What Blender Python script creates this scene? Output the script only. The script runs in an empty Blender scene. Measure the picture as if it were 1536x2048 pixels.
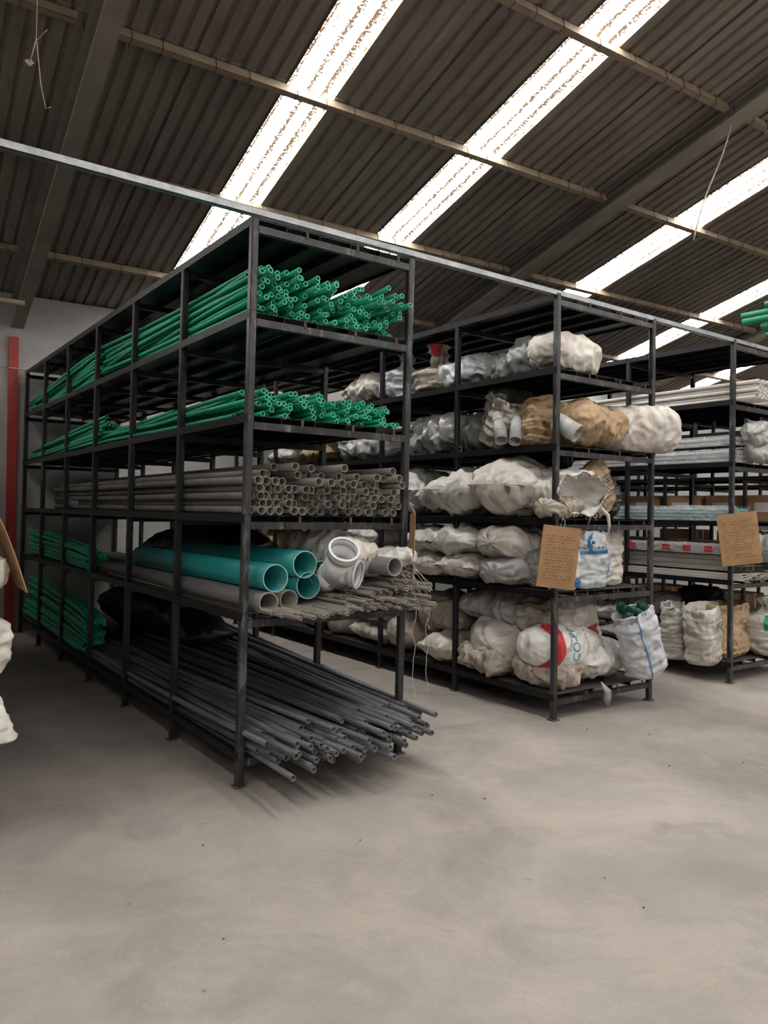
import bpy, math, random
from mathutils import Vector, Matrix, Euler, noise

SC = bpy.context.scene
COL = SC.collection
R = math.radians

# ------------------------------------------------------------------ camera
cam_d = bpy.data.cameras.new('camera')
cam_d.sensor_fit = 'VERTICAL'; cam_d.sensor_height = 36.0
cam_d.lens = 36.0 * 1527.76 / 2048
cam_d.clip_start = 0.05; cam_d.clip_end = 200
cam = bpy.data.objects.new('camera', cam_d); COL.objects.link(cam)
_y, _p, _r = R(35.7326), R(.02337), R(1.0614)
_f = Vector((math.sin(_y) * math.cos(_p), math.cos(_y) * math.cos(_p), math.sin(_p)))
_rt = Vector((math.cos(_y), -math.sin(_y), 0)); _u = _rt.cross(_f)
_r2 = _rt * math.cos(_r) + _u * math.sin(_r); _u2 = _u * math.cos(_r) - _rt * math.sin(_r)
_m = Matrix((_r2, _u2, -_f)).transposed().to_4x4(); _m.translation = Vector((0, 0, 1.6))
cam.matrix_world = _m
SC.camera = cam

# ------------------------------------------------------------------ world, exposure
w = bpy.data.worlds.new('world'); SC.world = w; w.use_nodes = True
w.node_tree.nodes['Background'].inputs[0].default_value = (.80, .90, 1.0, 1)
w.node_tree.nodes['Background'].inputs[1].default_value = 1.0
SC.view_settings.view_transform = 'Standard'; SC.view_settings.look = 'None'
SC.view_settings.exposure = 0.0; SC.view_settings.gamma = 1.0
SC.view_settings.use_curve_mapping = False
SKY_STRENGTH = 25.0          # daylight through the translucent roof sheets
SC.cycles.use_denoising = True
SC.cycles.max_bounces = 5; SC.cycles.diffuse_bounces = 4; SC.cycles.glossy_bounces = 2
SC.cycles.use_adaptive_sampling = True; SC.cycles.adaptive_threshold = .08; SC.cycles.adaptive_min_samples = 16
SC.cycles.transparent_max_bounces = 8; SC.cycles.caustics_reflective = False; SC.cycles.caustics_refractive = False

# ------------------------------------------------------------------ materials
MATS = {}
def mat(name, c1, c2=None, scale=4.0, rough=.6, metal=0.0, bump=0.0, bscale=20.0, detail=5.0, stretch=(1, 1, 1),
        contrast=(.35, .65), ntype='FBM', alpha=1.0, vary=0.0, spec=.5, coat=0.0, c3=None, c3_at=(.6, .75), bdist=.02, transl=0):
    if name in MATS: return MATS[name]
    m = bpy.data.materials.new(name); m.use_nodes = True; nt = m.node_tree; N = nt.nodes; L = nt.links
    b = N['Principled BSDF']; c2 = c2 or c1
    tc = N.new('ShaderNodeTexCoord'); mp = N.new('ShaderNodeMapping'); mp.inputs['Scale'].default_value = stretch
    L.new(tc.outputs['Object'], mp.inputs[0])
    info = N.new('ShaderNodeObjectInfo')
    vm = N.new('ShaderNodeVectorMath'); vm.operation = 'SCALE'; vm.inputs['Scale'].default_value = 11.0
    cmb = N.new('ShaderNodeCombineXYZ')
    for i in range(3): L.new(info.outputs['Random'], cmb.inputs[i])
    L.new(cmb.outputs[0], vm.inputs[0])
    ad = N.new('ShaderNodeVectorMath'); ad.operation = 'ADD'
    L.new(mp.outputs[0], ad.inputs[0]); L.new(vm.outputs[0], ad.inputs[1])
    n = N.new('ShaderNodeTexNoise'); n.inputs['Scale'].default_value = scale; n.inputs['Detail'].default_value = detail
    n.inputs['Roughness'].default_value = .6
    L.new(ad.outputs[0], n.inputs['Vector'])
    cr = N.new('ShaderNodeValToRGB'); cr.color_ramp.elements[0].position = contrast[0]; cr.color_ramp.elements[1].position = contrast[1]
    cr.color_ramp.elements[0].color = (*c1, 1); cr.color_ramp.elements[1].color = (*c2, 1)
    L.new(n.outputs['Fac'], cr.inputs[0]); out = cr.outputs[0]
    if c3:
        n2 = N.new('ShaderNodeTexNoise'); n2.inputs['Scale'].default_value = scale * 1.7; n2.inputs['Detail'].default_value = 8; n2.inputs['Roughness'].default_value = .68; n2.inputs['Distortion'].default_value = .6
        L.new(ad.outputs[0], n2.inputs['Vector'])
        r2 = N.new('ShaderNodeValToRGB'); r2.color_ramp.elements[0].position = c3_at[0]; r2.color_ramp.elements[1].position = c3_at[1]
        L.new(n2.outputs['Fac'], r2.inputs[0])
        mx = N.new('ShaderNodeMix'); mx.data_type = 'RGBA'
        L.new(r2.outputs[0], mx.inputs[0]); L.new(out, mx.inputs[6]); mx.inputs[7].default_value = (*c3, 1); out = mx.outputs[2]
    if vary:
        hs = N.new('ShaderNodeHueSaturation'); mr = N.new('ShaderNodeMapRange')
        mr.inputs[3].default_value = 1 - vary; mr.inputs[4].default_value = 1 + vary
        L.new(info.outputs['Random'], mr.inputs[0]); L.new(mr.outputs[0], hs.inputs['Value']); L.new(out, hs.inputs['Color']); out = hs.outputs[0]
    L.new(out, b.inputs['Base Color'])
    b.inputs['Roughness'].default_value = rough; b.inputs['Metallic'].default_value = metal
    b.inputs['Specular IOR Level'].default_value = spec; b.inputs['Coat Weight'].default_value = coat
    b.inputs['Alpha'].default_value = alpha
    if bump:
        bn = N.new('ShaderNodeTexNoise'); bn.noise_type = ntype; bn.inputs['Scale'].default_value = bscale; bn.inputs['Detail'].default_value = 4
        L.new(ad.outputs[0], bn.inputs['Vector'])
        bp = N.new('ShaderNodeBump'); bp.inputs['Strength'].default_value = bump; bp.inputs['Distance'].default_value = bdist
        L.new(bn.outputs['Fac'], bp.inputs['Height']); L.new(bp.outputs[0], b.inputs['Normal'])
    MATS[name] = m
    return m

STEEL = mat('black_painted_steel', (.006, .006, .007), (.013, .013, .015), 6, .40, .0, .15, 60, spec=.25, c3=(.05, .048, .045), c3_at=(.62, .85), stretch=(1, 1, .35))
STEELF = mat('black_steel_frame', (.009, .009, .011), (.022, .022, .025), 9, .34, .0, .15, 70, spec=.3, c3=(.11, .11, .115), c3_at=(.58, .84), stretch=(1, 1, .3))
STEEL_LIT = mat('lit_front_steel_frame', (.015, .015, .017), (.042, .042, .046), 9, .30, .0, .15, 70, spec=.35, c3=(.22, .22, .23), c3_at=(.53, .80), stretch=(1, 1, .3))  # lighter copy of the frame steel: light on the rack fronts put into its colour
SHEET = mat('black_shelf_sheet', (.006, .006, .007), (.014, .014, .014), 3, .34, .0, .1, 30, c3=(.03, .028, .024), c3_at=(.55, .8), spec=.35)
DUSTY = mat('dusty_brown_shelf_sheet', (.045, .039, .032), (.08, .068, .054), 5, .8, c3=(.02, .019, .017))
RUST = mat('rusty_steel', (.05, .022, .015), (.10, .055, .04), 30, .85)
FOOT = mat('dusty_foot_plate', (.06, .052, .045), (.13, .11, .09), 30, .8)
GALV = mat('galvanized_steel', (.22, .235, .25), (.34, .355, .37), 10, .4, .6, .1, 40)
GREEN = mat('green_pipe_plastic', (.0035, .21, .105), (.006, .28, .145), 3, .38, vary=.16, c3=(.07, .25, .15), c3_at=(.68, .85))
GREENR = mat('green_pipe_cut_end', (.10, .62, .40), None, 3, .5)
GREENF = mat('dusty_green_pipe', (.006, .22, .11), (.012, .30, .155), 3, .5, vary=.15)
GREYP = mat('dusty_brown_grey_pipe', (.10, .092, .082), (.15, .138, .122), 3, .55, vary=.15, c3=(.20, .17, .14), c3_at=(.6, .9))
GREYR = mat('brown_grey_pipe_cut_end', (.28, .245, .20), None, 3, .7)
COND = mat('dark_grey_conduit', (.052, .056, .062), (.10, .106, .114), 2, .45, vary=.3, c3=(.12, .115, .105), c3_at=(.6, .85))
CONDR = mat('conduit_cut_end', (.16, .15, .14), None, 3, .6)
THIN = mat('thin_brown_grey_pipe', (.115, .102, .09), (.17, .15, .132), 3, .55, vary=.2)
THINR = mat('thin_pipe_cut_end', (.38, .335, .28), None, 3, .6)
TEAL = mat('teal_drain_pipe', (.005, .16, .165), (.010, .225, .225), 2.5, .42, vary=.08, c3=(.08, .30, .29), c3_at=(.62, .85), stretch=(1, .4, 1))
TEALR = mat('teal_pipe_cut_end', (.30, .50, .46), None, 3, .6)
BIGG = mat('grey_drain_pipe', (.10, .10, .10), (.15, .148, .145), 2.5, .45, stretch=(1, .4, 1), c3=(.21, .19, .17))
BIGGR = mat('grey_pipe_cut_end', (.33, .30, .26), None, 3, .6)
BEIGEP = mat('beige_drain_pipe', (.20, .18, .15), (.26, .235, .20), 3, .5)
PVC = mat('white_pvc', (.56, .56, .57), (.64, .64, .65), 4, .35, spec=.5)
PVCG = mat('grey_white_pvc', (.36, .37, .38), (.48, .49, .50), 5, .45, c3=(.25, .23, .2))
WPIPE = mat('white_conduit_pipe', (.52, .49, .46), (.62, .59, .55), 4, .35, vary=.08)
WPIPER = mat('white_pipe_cut_end', (.55, .47, .38), None, 4, .6)
AQUA = mat('pale_aqua_pipe', (.14, .32, .34), (.20, .40, .42), 4, .4, vary=.1)
SILVER = mat('silver_grey_pipe', (.26, .28, .30), (.36, .38, .40), 4, .35, vary=.15)
PROFILE = mat('grey_profile', (.22, .205, .19), (.30, .28, .26), 4, .5, vary=.15)
WRAP = mat('clear_plastic_wrap', (.62, .64, .66), (.75, .76, .78), 7, .18, alpha=.33, bump=.9, bscale=14, ntype='RIDGED_MULTIFRACTAL', bdist=.03)
FILM = mat('crumpled_plastic_film', (.34, .335, .33), (.52, .51, .50), 7, .28, bump=.7, bscale=11, ntype='RIDGED_MULTIFRACTAL', bdist=.03, alpha=.85)
RED = mat('red_print', (.42, .015, .02), (.55, .03, .035), 14, .5, c3=(.62, .45, .42), c3_at=(.62, .7))
BLUE = mat('blue_print', (.02, .13, .36), (.03, .2, .45), 9, .5)
TEALT = mat('teal_blue_lettering', (.02, .27, .38), None, 9, .5)
INK = mat('dark_ink', (.05, .045, .045), None, 9, .7)
KRAFT = mat('kraft_paper', (.36, .245, .145), (.45, .32, .20), 4, .75, bump=1.0, bscale=13, ntype='RIDGED_MULTIFRACTAL', bdist=.04, c3=(.27, .165, .085), c3_at=(.55, .8))
CARD = mat('brown_cardboard', (.32, .18, .085), (.40, .235, .12), 5, .8, c3=(.26, .145, .07), c3_at=(.55, .8))
CARDD = mat('dark_cardboard', (.17, .09, .045), (.23, .125, .065), 5, .85)
STRING = mat('white_string', (.55, .52, .47), None, 5, .8)
BLACKBAG = mat('black_plastic_bag', (.012, .012, .013), (.03, .03, .032), 5, .3, bump=.6, bscale=9, ntype='RIDGED_MULTIFRACTAL')

def sackmat(name, c1, c2, dirt, rough=.5, at=(.50, .80), bump=.8, sc=3.5):
    return mat(name, c1, c2, sc, rough, bump=1.0, bscale=11, ntype='RIDGED_MULTIFRACTAL', bdist=.034, c3=dirt, c3_at=at, contrast=(.3, .7))
S_WHITE = sackmat('white_woven_sack', (.56, .54, .51), (.70, .68, .65), (.40, .345, .28))
S_CLEAN = sackmat('clean_white_sack', (.64, .63, .61), (.76, .75, .735), (.52, .49, .45), .4)
S_CREAM = sackmat('cream_woven_sack', (.54, .505, .46), (.68, .645, .595), (.31, .255, .195))
S_DIRTY = sackmat('dirty_beige_sack', (.37, .325, .27), (.52, .465, .40), (.15, .115, .08), at=(.45, .66))
S_GREY = sackmat('grey_plastic_sack', (.29, .29, .285), (.40, .40, .395), (.22, .20, .175), .35)
S_BLUE = sackmat('bluish_white_sack', (.46, .49, .53), (.57, .60, .64), (.36, .35, .33), .45)
S_PALE = sackmat('pale_blue_plastic_bag', (.50, .56, .58), (.64, .69, .71), (.40, .41, .41), .3)
S_CLEAR = sackmat('cloudy_plastic_bag', (.36, .36, .35), (.52, .52, .51), (.24, .22, .19), .25)
S_TAN = sackmat('brownish_grey_sack', (.24, .205, .17), (.33, .29, .245), (.14, .11, .085), .55)

def floor_mat():
    m = bpy.data.materials.new('worn_concrete'); m.use_nodes = True; N = m.node_tree.nodes; L = m.node_tree.links
    b = N['Principled BSDF']; tc = N.new('ShaderNodeTexCoord')
    def nz(s, d=6, r=.6, dist=0):
        n = N.new('ShaderNodeTexNoise'); n.inputs['Scale'].default_value = s; n.inputs['Detail'].default_value = d
        n.inputs['Roughness'].default_value = r; n.inputs['Distortion'].default_value = dist; L.new(tc.outputs['Object'], n.inputs['Vector']); return n
    def ramp(src, a, bb, ca, cb):
        r = N.new('ShaderNodeValToRGB'); r.color_ramp.elements[0].position = a; r.color_ramp.elements[1].position = bb
        r.color_ramp.elements[0].color = (*ca, 1); r.color_ramp.elements[1].color = (*cb, 1); L.new(src, r.inputs[0]); return r.outputs[0]
    def mix(fac, a, bb, mode='MIX', f=None):
        x = N.new('ShaderNodeMix'); x.data_type = 'RGBA'; x.blend_type = mode
        if fac is None: x.inputs[0].default_value = f
        else: L.new(fac, x.inputs[0])
        L.new(a, x.inputs[6])
        if isinstance(bb, tuple): x.inputs[7].default_value = (*bb, 1)
        else: L.new(bb, x.inputs[7])
        return x.outputs[2]
    base = ramp(nz(.9, 8, .66, .5).outputs[0], .36, .64, (.262, .238, .219), (.385, .347, .318))
    c = mix(ramp(nz(1.9, 8, .68, .8).outputs[0], .50, .64, (0, 0, 0), (.5, .5, .5)), base, (.41, .362, .312))
    c = mix(ramp(nz(1.3, 8, .6, 1.2).outputs[0], .56, .70, (0, 0, 0), (.75, .75, .75)), c, (.235, .22, .208))
    c = mix(ramp(nz(4.5, 8, .7, .5).outputs[0], .60, .72, (0, 0, 0), (.35, .35, .35)), c, (.45, .42, .375))
    c = mix(ramp(nz(7.5, 6, .6, .6).outputs[0], .66, .74, (0, 0, 0), (.45, .45, .45)), c, (.20, .185, .17))
    v = N.new('ShaderNodeTexVoronoi'); v.inputs['Scale'].default_value = 2.6; L.new(tc.outputs['Object'], v.inputs['Vector'])
    c = mix(ramp(v.outputs['Distance'], .02, .035, (.8, .8, .8), (0, 0, 0)), c, (.14, .13, .12))
    c = mix(None, c, ramp(nz(70, 3).outputs[0], .3, .7, (.42, .42, .42), (.58, .58, .58)), 'OVERLAY', .35)
    L.new(c, b.inputs['Base Color'])
    rr = N.new('ShaderNodeMapRange'); L.new(nz(1.5).outputs[0], rr.inputs[0]); rr.inputs[3].default_value = .55; rr.inputs[4].default_value = .85
    L.new(rr.outputs[0], b.inputs['Roughness']); b.inputs['Specular IOR Level'].default_value = .35
    bp = N.new('ShaderNodeBump'); bp.inputs['Strength'].default_value = .12; bp.inputs['Distance'].default_value = .02
    L.new(nz(6, 8, .65).outputs[0], bp.inputs['Height']); L.new(bp.outputs[0], b.inputs['Normal'])
    return m
FLOOR = floor_mat()
WALL = mat('limewashed_wall', (.31, .31, .30), (.38, .375, .36), 1.2, .85, bump=.25, bscale=5, c3=(.26, .255, .24), c3_at=(.55, .75))
REDC = mat('red_painted_steel', (.30, .018, .014), (.38, .03, .022), 4, .5, c3=(.16, .012, .01))
ROOF = mat('weathered_roof_sheet', (.20, .172, .145), (.275, .24, .205), 1.6, .8, vary=.10, c3=(.15, .125, .10), c3_at=(.52, .75), stretch=(2.5, .5, 1))
PURL = mat('dusty_purlin_steel', (.23, .175, .125), (.31, .24, .175), 5, .7, c3=(.17, .12, .08), c3_at=(.58, .8))
RAFT = mat('painted_rafter_steel', (.25, .22, .185), (.33, .295, .25), 3, .6)
WIRE = mat('dark_wire', (.035, .03, .028), None, 5, .6)

def skylight_mat():
    m = bpy.data.materials.new('translucent_roof_sheet'); m.use_nodes = True; N = m.node_tree.nodes; L = m.node_tree.links
    b = N['Principled BSDF']; b.inputs['Base Color'].default_value = (.5, .48, .42, 1); b.inputs['Roughness'].default_value = .5
    uv = N.new('ShaderNodeTexCoord'); sp = N.new('ShaderNodeSeparateXYZ'); L.new(uv.outputs['UV'], sp.inputs[0])
    # dirt settles in the pans of the sheet and along its right-hand lap
    def band(c, wd):
        s = N.new('ShaderNodeMath'); s.operation = 'SUBTRACT'; L.new(sp.outputs[0], s.inputs[0]); s.inputs[1].default_value = c
        a = N.new('ShaderNodeMath'); a.operation = 'ABSOLUTE'; L.new(s.outputs[0], a.inputs[0])
        r = N.new('ShaderNodeMapRange'); r.clamp = True; L.new(a.outputs[0], r.inputs[0]); r.inputs[1].default_value = 0; r.inputs[2].default_value = wd
        r.inputs[3].default_value = 1; r.inputs[4].default_value = 0; return r.outputs[0]
    def mx(a, bb):
        q = N.new('ShaderNodeMath'); q.operation = 'MAXIMUM'; L.new(a, q.inputs[0]); L.new(bb, q.inputs[1]); return q.outputs[0]
    bands = mx(mx(band(.40, .08), band(.70, .13)), mx(band(1.0, .20), band(.03, .05)))
    mp = N.new('ShaderNodeMapping'); mp.inputs['Scale'].default_value = (.5, 1, 1); L.new(uv.outputs['Object'], mp.inputs[0])
    def nz(s, d): 
        n = N.new('ShaderNodeTexNoise'); n.inputs['Scale'].default_value = s; n.inputs['Detail'].default_value = d; n.inputs['Roughness'].default_value = .7
        L.new(uv.outputs['Object'], n.inputs['Vector']); return n.outputs[0]
    s1 = N.new('ShaderNodeMath'); s1.operation = 'MULTIPLY_ADD'; L.new(bands, s1.inputs[0]); s1.inputs[1].default_value = .17; L.new(nz(38, 4), s1.inputs[2])
    s2 = N.new('ShaderNodeMath'); s2.operation = 'MULTIPLY_ADD'; L.new(nz(1.6, 3), s2.inputs[0]); s2.inputs[1].default_value = .22; L.new(s1.outputs[0], s2.inputs[2])
    r = N.new('ShaderNodeValToRGB'); r.color_ramp.elements[0].position = .648; r.color_ramp.elements[1].position = .682
    r.color_ramp.elements[0].color = (1, 1, 1, 1); r.color_ramp.elements[1].color = (.011, .006, .0025, 1)
    L.new(s2.outputs[0], r.inputs[0])
    tint = N.new('ShaderNodeMix'); tint.data_type = 'RGBA'; tint.blend_type = 'MULTIPLY'; tint.inputs[0].default_value = 1
    L.new(r.outputs[0], tint.inputs[6]); tint.inputs[7].default_value = (1.0, .972, .925, 1)
    L.new(tint.outputs[2], b.inputs['Emission Color']); b.inputs['Emission Strength'].default_value = SKY_STRENGTH
    m.cycles.emission_sampling = 'FRONT'
    return m
SKYM = skylight_mat()

# ------------------------------------------------------------------ helpers
def mesh(name, v, f, mats, smooth=False, fm=None):
    me = bpy.data.meshes.new(name); me.from_pydata(v, [], f)
    for m in (mats if isinstance(mats, (list, tuple)) else [mats]): me.materials.append(m)
    if fm: me.polygons.foreach_set('material_index', fm)
    if smooth is True: me.polygons.foreach_set('use_smooth', [True] * len(me.polygons))
    elif smooth: me.polygons.foreach_set('use_smooth', smooth)
    me.update(); return me
def obj(name, me, parent=None, loc=(0, 0, 0), rot=None, label=None, cat=None, group=None, kind=None):
    o = bpy.data.objects.new(name, me); COL.objects.link(o)
    if parent: o.parent = parent
    o.location = loc
    if rot is not None:
        if isinstance(rot, Matrix): o.rotation_mode = 'QUATERNION'; o.rotation_quaternion = rot.to_quaternion()
        else: o.rotation_euler = rot
    if label: o['label'] = label
    if cat: o['category'] = cat
    if group: o['group'] = group
    if kind: o['kind'] = kind
    return o
BOXF = [(0, 3, 2, 1), (4, 5, 6, 7), (0, 1, 5, 4), (1, 2, 6, 5), (2, 3, 7, 6), (3, 0, 4, 7)]
class MB:
    def __init__(s): s.v = []; s.f = []; s.m = []; s.s = []
    def add(s, v, f, mi=0, sm=False):
        o = len(s.v); s.v += [tuple(p) for p in v]; s.f += [tuple(i + o for i in q) for q in f]; s.m += [mi] * len(f); s.s += [sm] * len(f); return s
    def box(s, x0, y0, z0, x1, y1, z1, mi=0):
        return s.add([(x0, y0, z0), (x1, y0, z0), (x1, y1, z0), (x0, y1, z0), (x0, y0, z1), (x1, y0, z1), (x1, y1, z1), (x0, y1, z1)], BOXF, mi)
    def bevbox(s, x0, y0, z0, x1, y1, z1, b=.006, mi=0):
        # box with chamfered vertical edges
        pts = [(x0 + b, y0), (x1 - b, y0), (x1, y0 + b), (x1, y1 - b), (x1 - b, y1), (x0 + b, y1), (x0, y1 - b), (x0, y0 + b)]
        v = [(x, y, z0) for x, y in pts] + [(x, y, z1) for x, y in pts]
        f = [(i, (i + 1) % 8, (i + 1) % 8 + 8, i + 8) for i in range(8)] + [tuple(range(7, -1, -1)), tuple(range(8, 16))]
        return s.add(v, f, mi)
    def tube(s, path, r, n=8, mi=0, cap=True):
        P = [Vector(p) for p in path]; rings = []
        for i, p in enumerate(P):
            d = (P[min(i + 1, len(P) - 1)] - P[max(i - 1, 0)]).normalized()
            a = d.cross(Vector((0, 0, 1)) if abs(d.z) < .9 else Vector((1, 0, 0))).normalized(); b = d.cross(a)
            rr = r[i] if isinstance(r, (list, tuple)) else r
            rings.append([p + (a * math.cos(2 * math.pi * k / n) + b * math.sin(2 * math.pi * k / n)) * rr for k in range(n)])
        v = [q for ring in rings for q in ring]
        f = [(i * n + k, i * n + (k + 1) % n, (i + 1) * n + (k + 1) % n, (i + 1) * n + k) for i in range(len(P) - 1) for k in range(n)]
        if cap: f += [tuple(range(n - 1, -1, -1)), tuple((len(P) - 1) * n + k for k in range(n))]
        return s.add(v, f, mi, True)
    def pipe(s, path, ro, ri, n=12, mi=0, mr=1, mi_in=None):
        """hollow pipe: outer and inner wall, cut rings at both ends"""
        P = [Vector(p) for p in path]; m = len(P); v = []; f = []; fm = []; sm = []
        for r in (ro, ri):
            for i, p in enumerate(P):
                d = (P[min(i + 1, m - 1)] - P[max(i - 1, 0)]).normalized()
                a = d.cross(Vector((0, 0, 1)) if abs(d.z) < .9 else Vector((1, 0, 0))).normalized(); b = d.cross(a)
                v += [p + (a * math.cos(2 * math.pi * k / n) + b * math.sin(2 * math.pi * k / n)) * r for k in range(n)]
        o = m * n
        for i in range(m - 1):
            for k in range(n):
                k2 = (k + 1) % n
                f.append((i * n + k, i * n + k2, (i + 1) * n + k2, (i + 1) * n + k)); fm.append(mi); sm.append(True)
                f.append((o + i * n + k2, o + i * n + k, o + (i + 1) * n + k, o + (i + 1) * n + k2)); fm.append(mi if mi_in is None else mi_in); sm.append(True)
        for i in (0, m - 1):
            for k in range(n):
                k2 = (k + 1) % n
                q = (i * n + k2, i * n + k, o + i * n + k, o + i * n + k2)
                f.append(q if i == 0 else q[::-1]); fm.append(mr); sm.append(False)
        oo = len(s.v); s.v += [tuple(p) for p in v]; s.f += [tuple(i + oo for i in q) for q in f]; s.m += fm; s.s += sm
        return s
    def mesh(s, name, mats): return mesh(name, s.v, s.f, mats, s.s, s.m)
def empty(name, loc, label=None, cat=None, group=None, kind=None, rot=None):
    return obj(name, None, None, loc, rot, label, cat, group, kind)
def lerp(a, b, t): return a + (b - a) * t

# ------------------------------------------------------------------ building shell (turned 3.25 degrees from the racks)
TH = R(-3.25); EX = Vector((math.cos(TH), math.sin(TH), 0)); EY = Vector((-math.sin(TH), math.cos(TH), 0))
W0 = 10.67; SLOPE = math.tan(R(14)); ZW = 4.28; RIDGE = 12.4
def B(e, d, z): return EX * e + EY * (W0 - d) + Vector((0, 0, z))   # e along the back wall, d away from it
def zr(d): return ZW + SLOPE * (d if d <= RIDGE else 2 * RIDGE - d)
ROT = Matrix((EX, EY, Vector((0, 0, 1)))).transposed()
E0, E1, D1 = -7.6, 19.5, 2 * RIDGE

fl = MB(); c = [B(E0 - .3, D1 + .3, 0), B(E1 + .3, D1 + .3, 0), B(E1 + .3, -.3, 0), B(E0 - .3, -.3, 0)]
fl.add([(p.x, p.y, -.15) for p in c] + [(p.x, p.y, 0) for p in c], BOXF)
obj('floor', fl.mesh('floor', FLOOR), kind='structure', label='worn warm grey concrete floor with stains and scuffs')
def wallbox(name, e0, d0, e1, d1, z1, label, z0=0):
    m = MB(); q = [B(e0, d1, 0), B(e1, d1, 0), B(e1, d0, 0), B(e0, d0, 0)]
    m.add([(p.x, p.y, z0) for p in q] + [(p.x, p.y, z1) for p in q], BOXF)
    return obj(name, m.mesh(name, WALL), kind='structure', label=label)
wallbox('wall_back', E0, -.2, E1, 0, ZW - .01, 'pale limewashed back wall under the low eave')
wallbox('wall_front', E0, D1, E1, D1 + .2, ZW - .01, 'plain wall closing the warehouse opposite the racks')
for nm, e in (('wall_left', E0 - .2), ('wall_right', E1)):
    m = MB(); prof = [(-.2, 0), (-.2, ZW), (RIDGE, zr(RIDGE) - .02), (D1 + .2, ZW), (D1 + .2, 0)]
    v = [B(e, d, z) for d, z in prof] + [B(e + .2, d, z) for d, z in prof]
    m.add(v, [(0, 1, 2, 3, 4), (9, 8, 7, 6, 5)] + [(i, i + 5, (i + 1) % 5 + 5, (i + 1) % 5) for i in range(5)])
    obj(nm, m.mesh(nm, WALL), kind='structure', label='pale gable wall on the far side of the racks' if e > 0 else 'pale gable wall beside the dark aisle')

# roof: overlapping corrugated sheets between the purlins, some of them translucent
ceiling = empty('ceiling', (0, 0, 0), label='brown-grey corrugated sheet roof with bright translucent strips', kind='structure')
PIT = .1495; DEP = .026
def corr(u):  # trapezoid rib profile, 0..1 over one pitch
    u = u % 1.0
    if u < .60: return 0.0
    if u < .72: return (u - .60) / .12
    if u < .90: return 1.0
    return (1 - u) / .10
BRK = (0, .3, .60, .72, .80, .90)
def sheet_mesh(name, wd, ln, m, uv=False):
    n = max(1, round(wd / PIT)); p = wd / n
    xs = sorted(set([round((k + b) * p, 5) for k in range(n) for b in BRK] + [wd]))
    v = []; f = []
    T = .006
    for s in (0, T):
        for yy in (0, ln):
            v += [(x, yy, corr(x / p) * DEP + s) for x in xs]
    k = len(xs)
    for i in range(k - 1):
        f.append((i, k + i, k + i + 1, i + 1))
        f.append((2 * k + i, 2 * k + i + 1, 3 * k + i + 1, 3 * k + i))
    f += [(i, i + 1, 2 * k + i + 1, 2 * k + i) for i in range(k - 1)] + [(k + i + 1, k + i, 3 * k + i, 3 * k + i + 1) for i in range(k - 1)]
    f += [(0, 2 * k, 3 * k, k), (k - 1, 2 * k - 1, 4 * k - 1, 3 * k - 1)]
    me = mesh(name, v, f, [m, ROOF] if uv else m, False, [0 if (q % 2 == 0 and q < 2 * (k - 1)) else 1 for q in range(len(f))] if uv else None)
    if uv:
        l = me.uv_layers.new(name='UVMap')
        for lp in me.loops:
            co = me.vertices[lp.vertex_index].co; l.data[lp.index].uv = (co.x / wd, co.y)
    return me
SKYLIGHTS = [(2.87, .47), (4.87, .50), (8.27, .54), (11.17, .50), (14.1, .5), (16.9, .5), (-1.75, .5), (-5.0, .5)]
edges = []
RAFTERS = [-5.7, 1.24, 7.12, 12.9, 18.2]
strips = []
prev = E0
for s, wd in sorted(SKYLIGHTS):
    n = max(1, round((s - prev) / .75))
    for i in range(n): strips.append((lerp(prev, s, i / n), lerp(prev, s, (i + 1) / n), False))
    strips.append((s, s + wd, True)); prev = s + wd
n = max(1, round((E1 - prev) / .75))
for i in range(n): strips.append((lerp(prev, E1, i / n), lerp(prev, E1, (i + 1) / n), False))
PUR_D = [-.12, 1.05, 2.74, 4.41, 5.98, 7.62, 9.25, 10.85, RIDGE]
cache = {}
CS = math.cos(R(14)); SLOPE_A = R(14)
for side in (0, 1):
    for j in range(len(PUR_D) - 1):
        d0, d1 = PUR_D[j] - .05, PUR_D[j + 1] + .05
        if j == len(PUR_D) - 2: d1 = RIDGE + .02
        for (ea, eb, sk) in strips:
            wd = round(eb - ea + .02, 3); ln = round((d1 - d0) / CS, 3); key = (wd, ln, sk)
            if key not in cache:
                cache[key] = sheet_mesh('skylight_sheet' if sk else 'roof_sheet', wd, ln, SKYM if sk else ROOF, sk)
            lift = .012 + .004 * (j % 2)
            # local y runs down the slope toward the wall
            if side == 0:
                base = B(ea, d1, zr(d1) + lift + .006 * (j % 2)); rot = ROT @ Matrix.Rotation(-SLOPE_A, 3, 'X')
            else:
                base = B(eb, D1 - d1, zr(D1 - d1) + lift); rot = ROT @ Matrix.Rotation(math.pi, 3, 'Z') @ Matrix.Rotation(-SLOPE_A, 3, 'X')
            if side == 1: base = B(eb, 2 * RIDGE - d1, zr(d1) + lift)
            obj('skylight_sheet' if sk else 'roof_sheet', cache[key], ceiling, base, rot)

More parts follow.
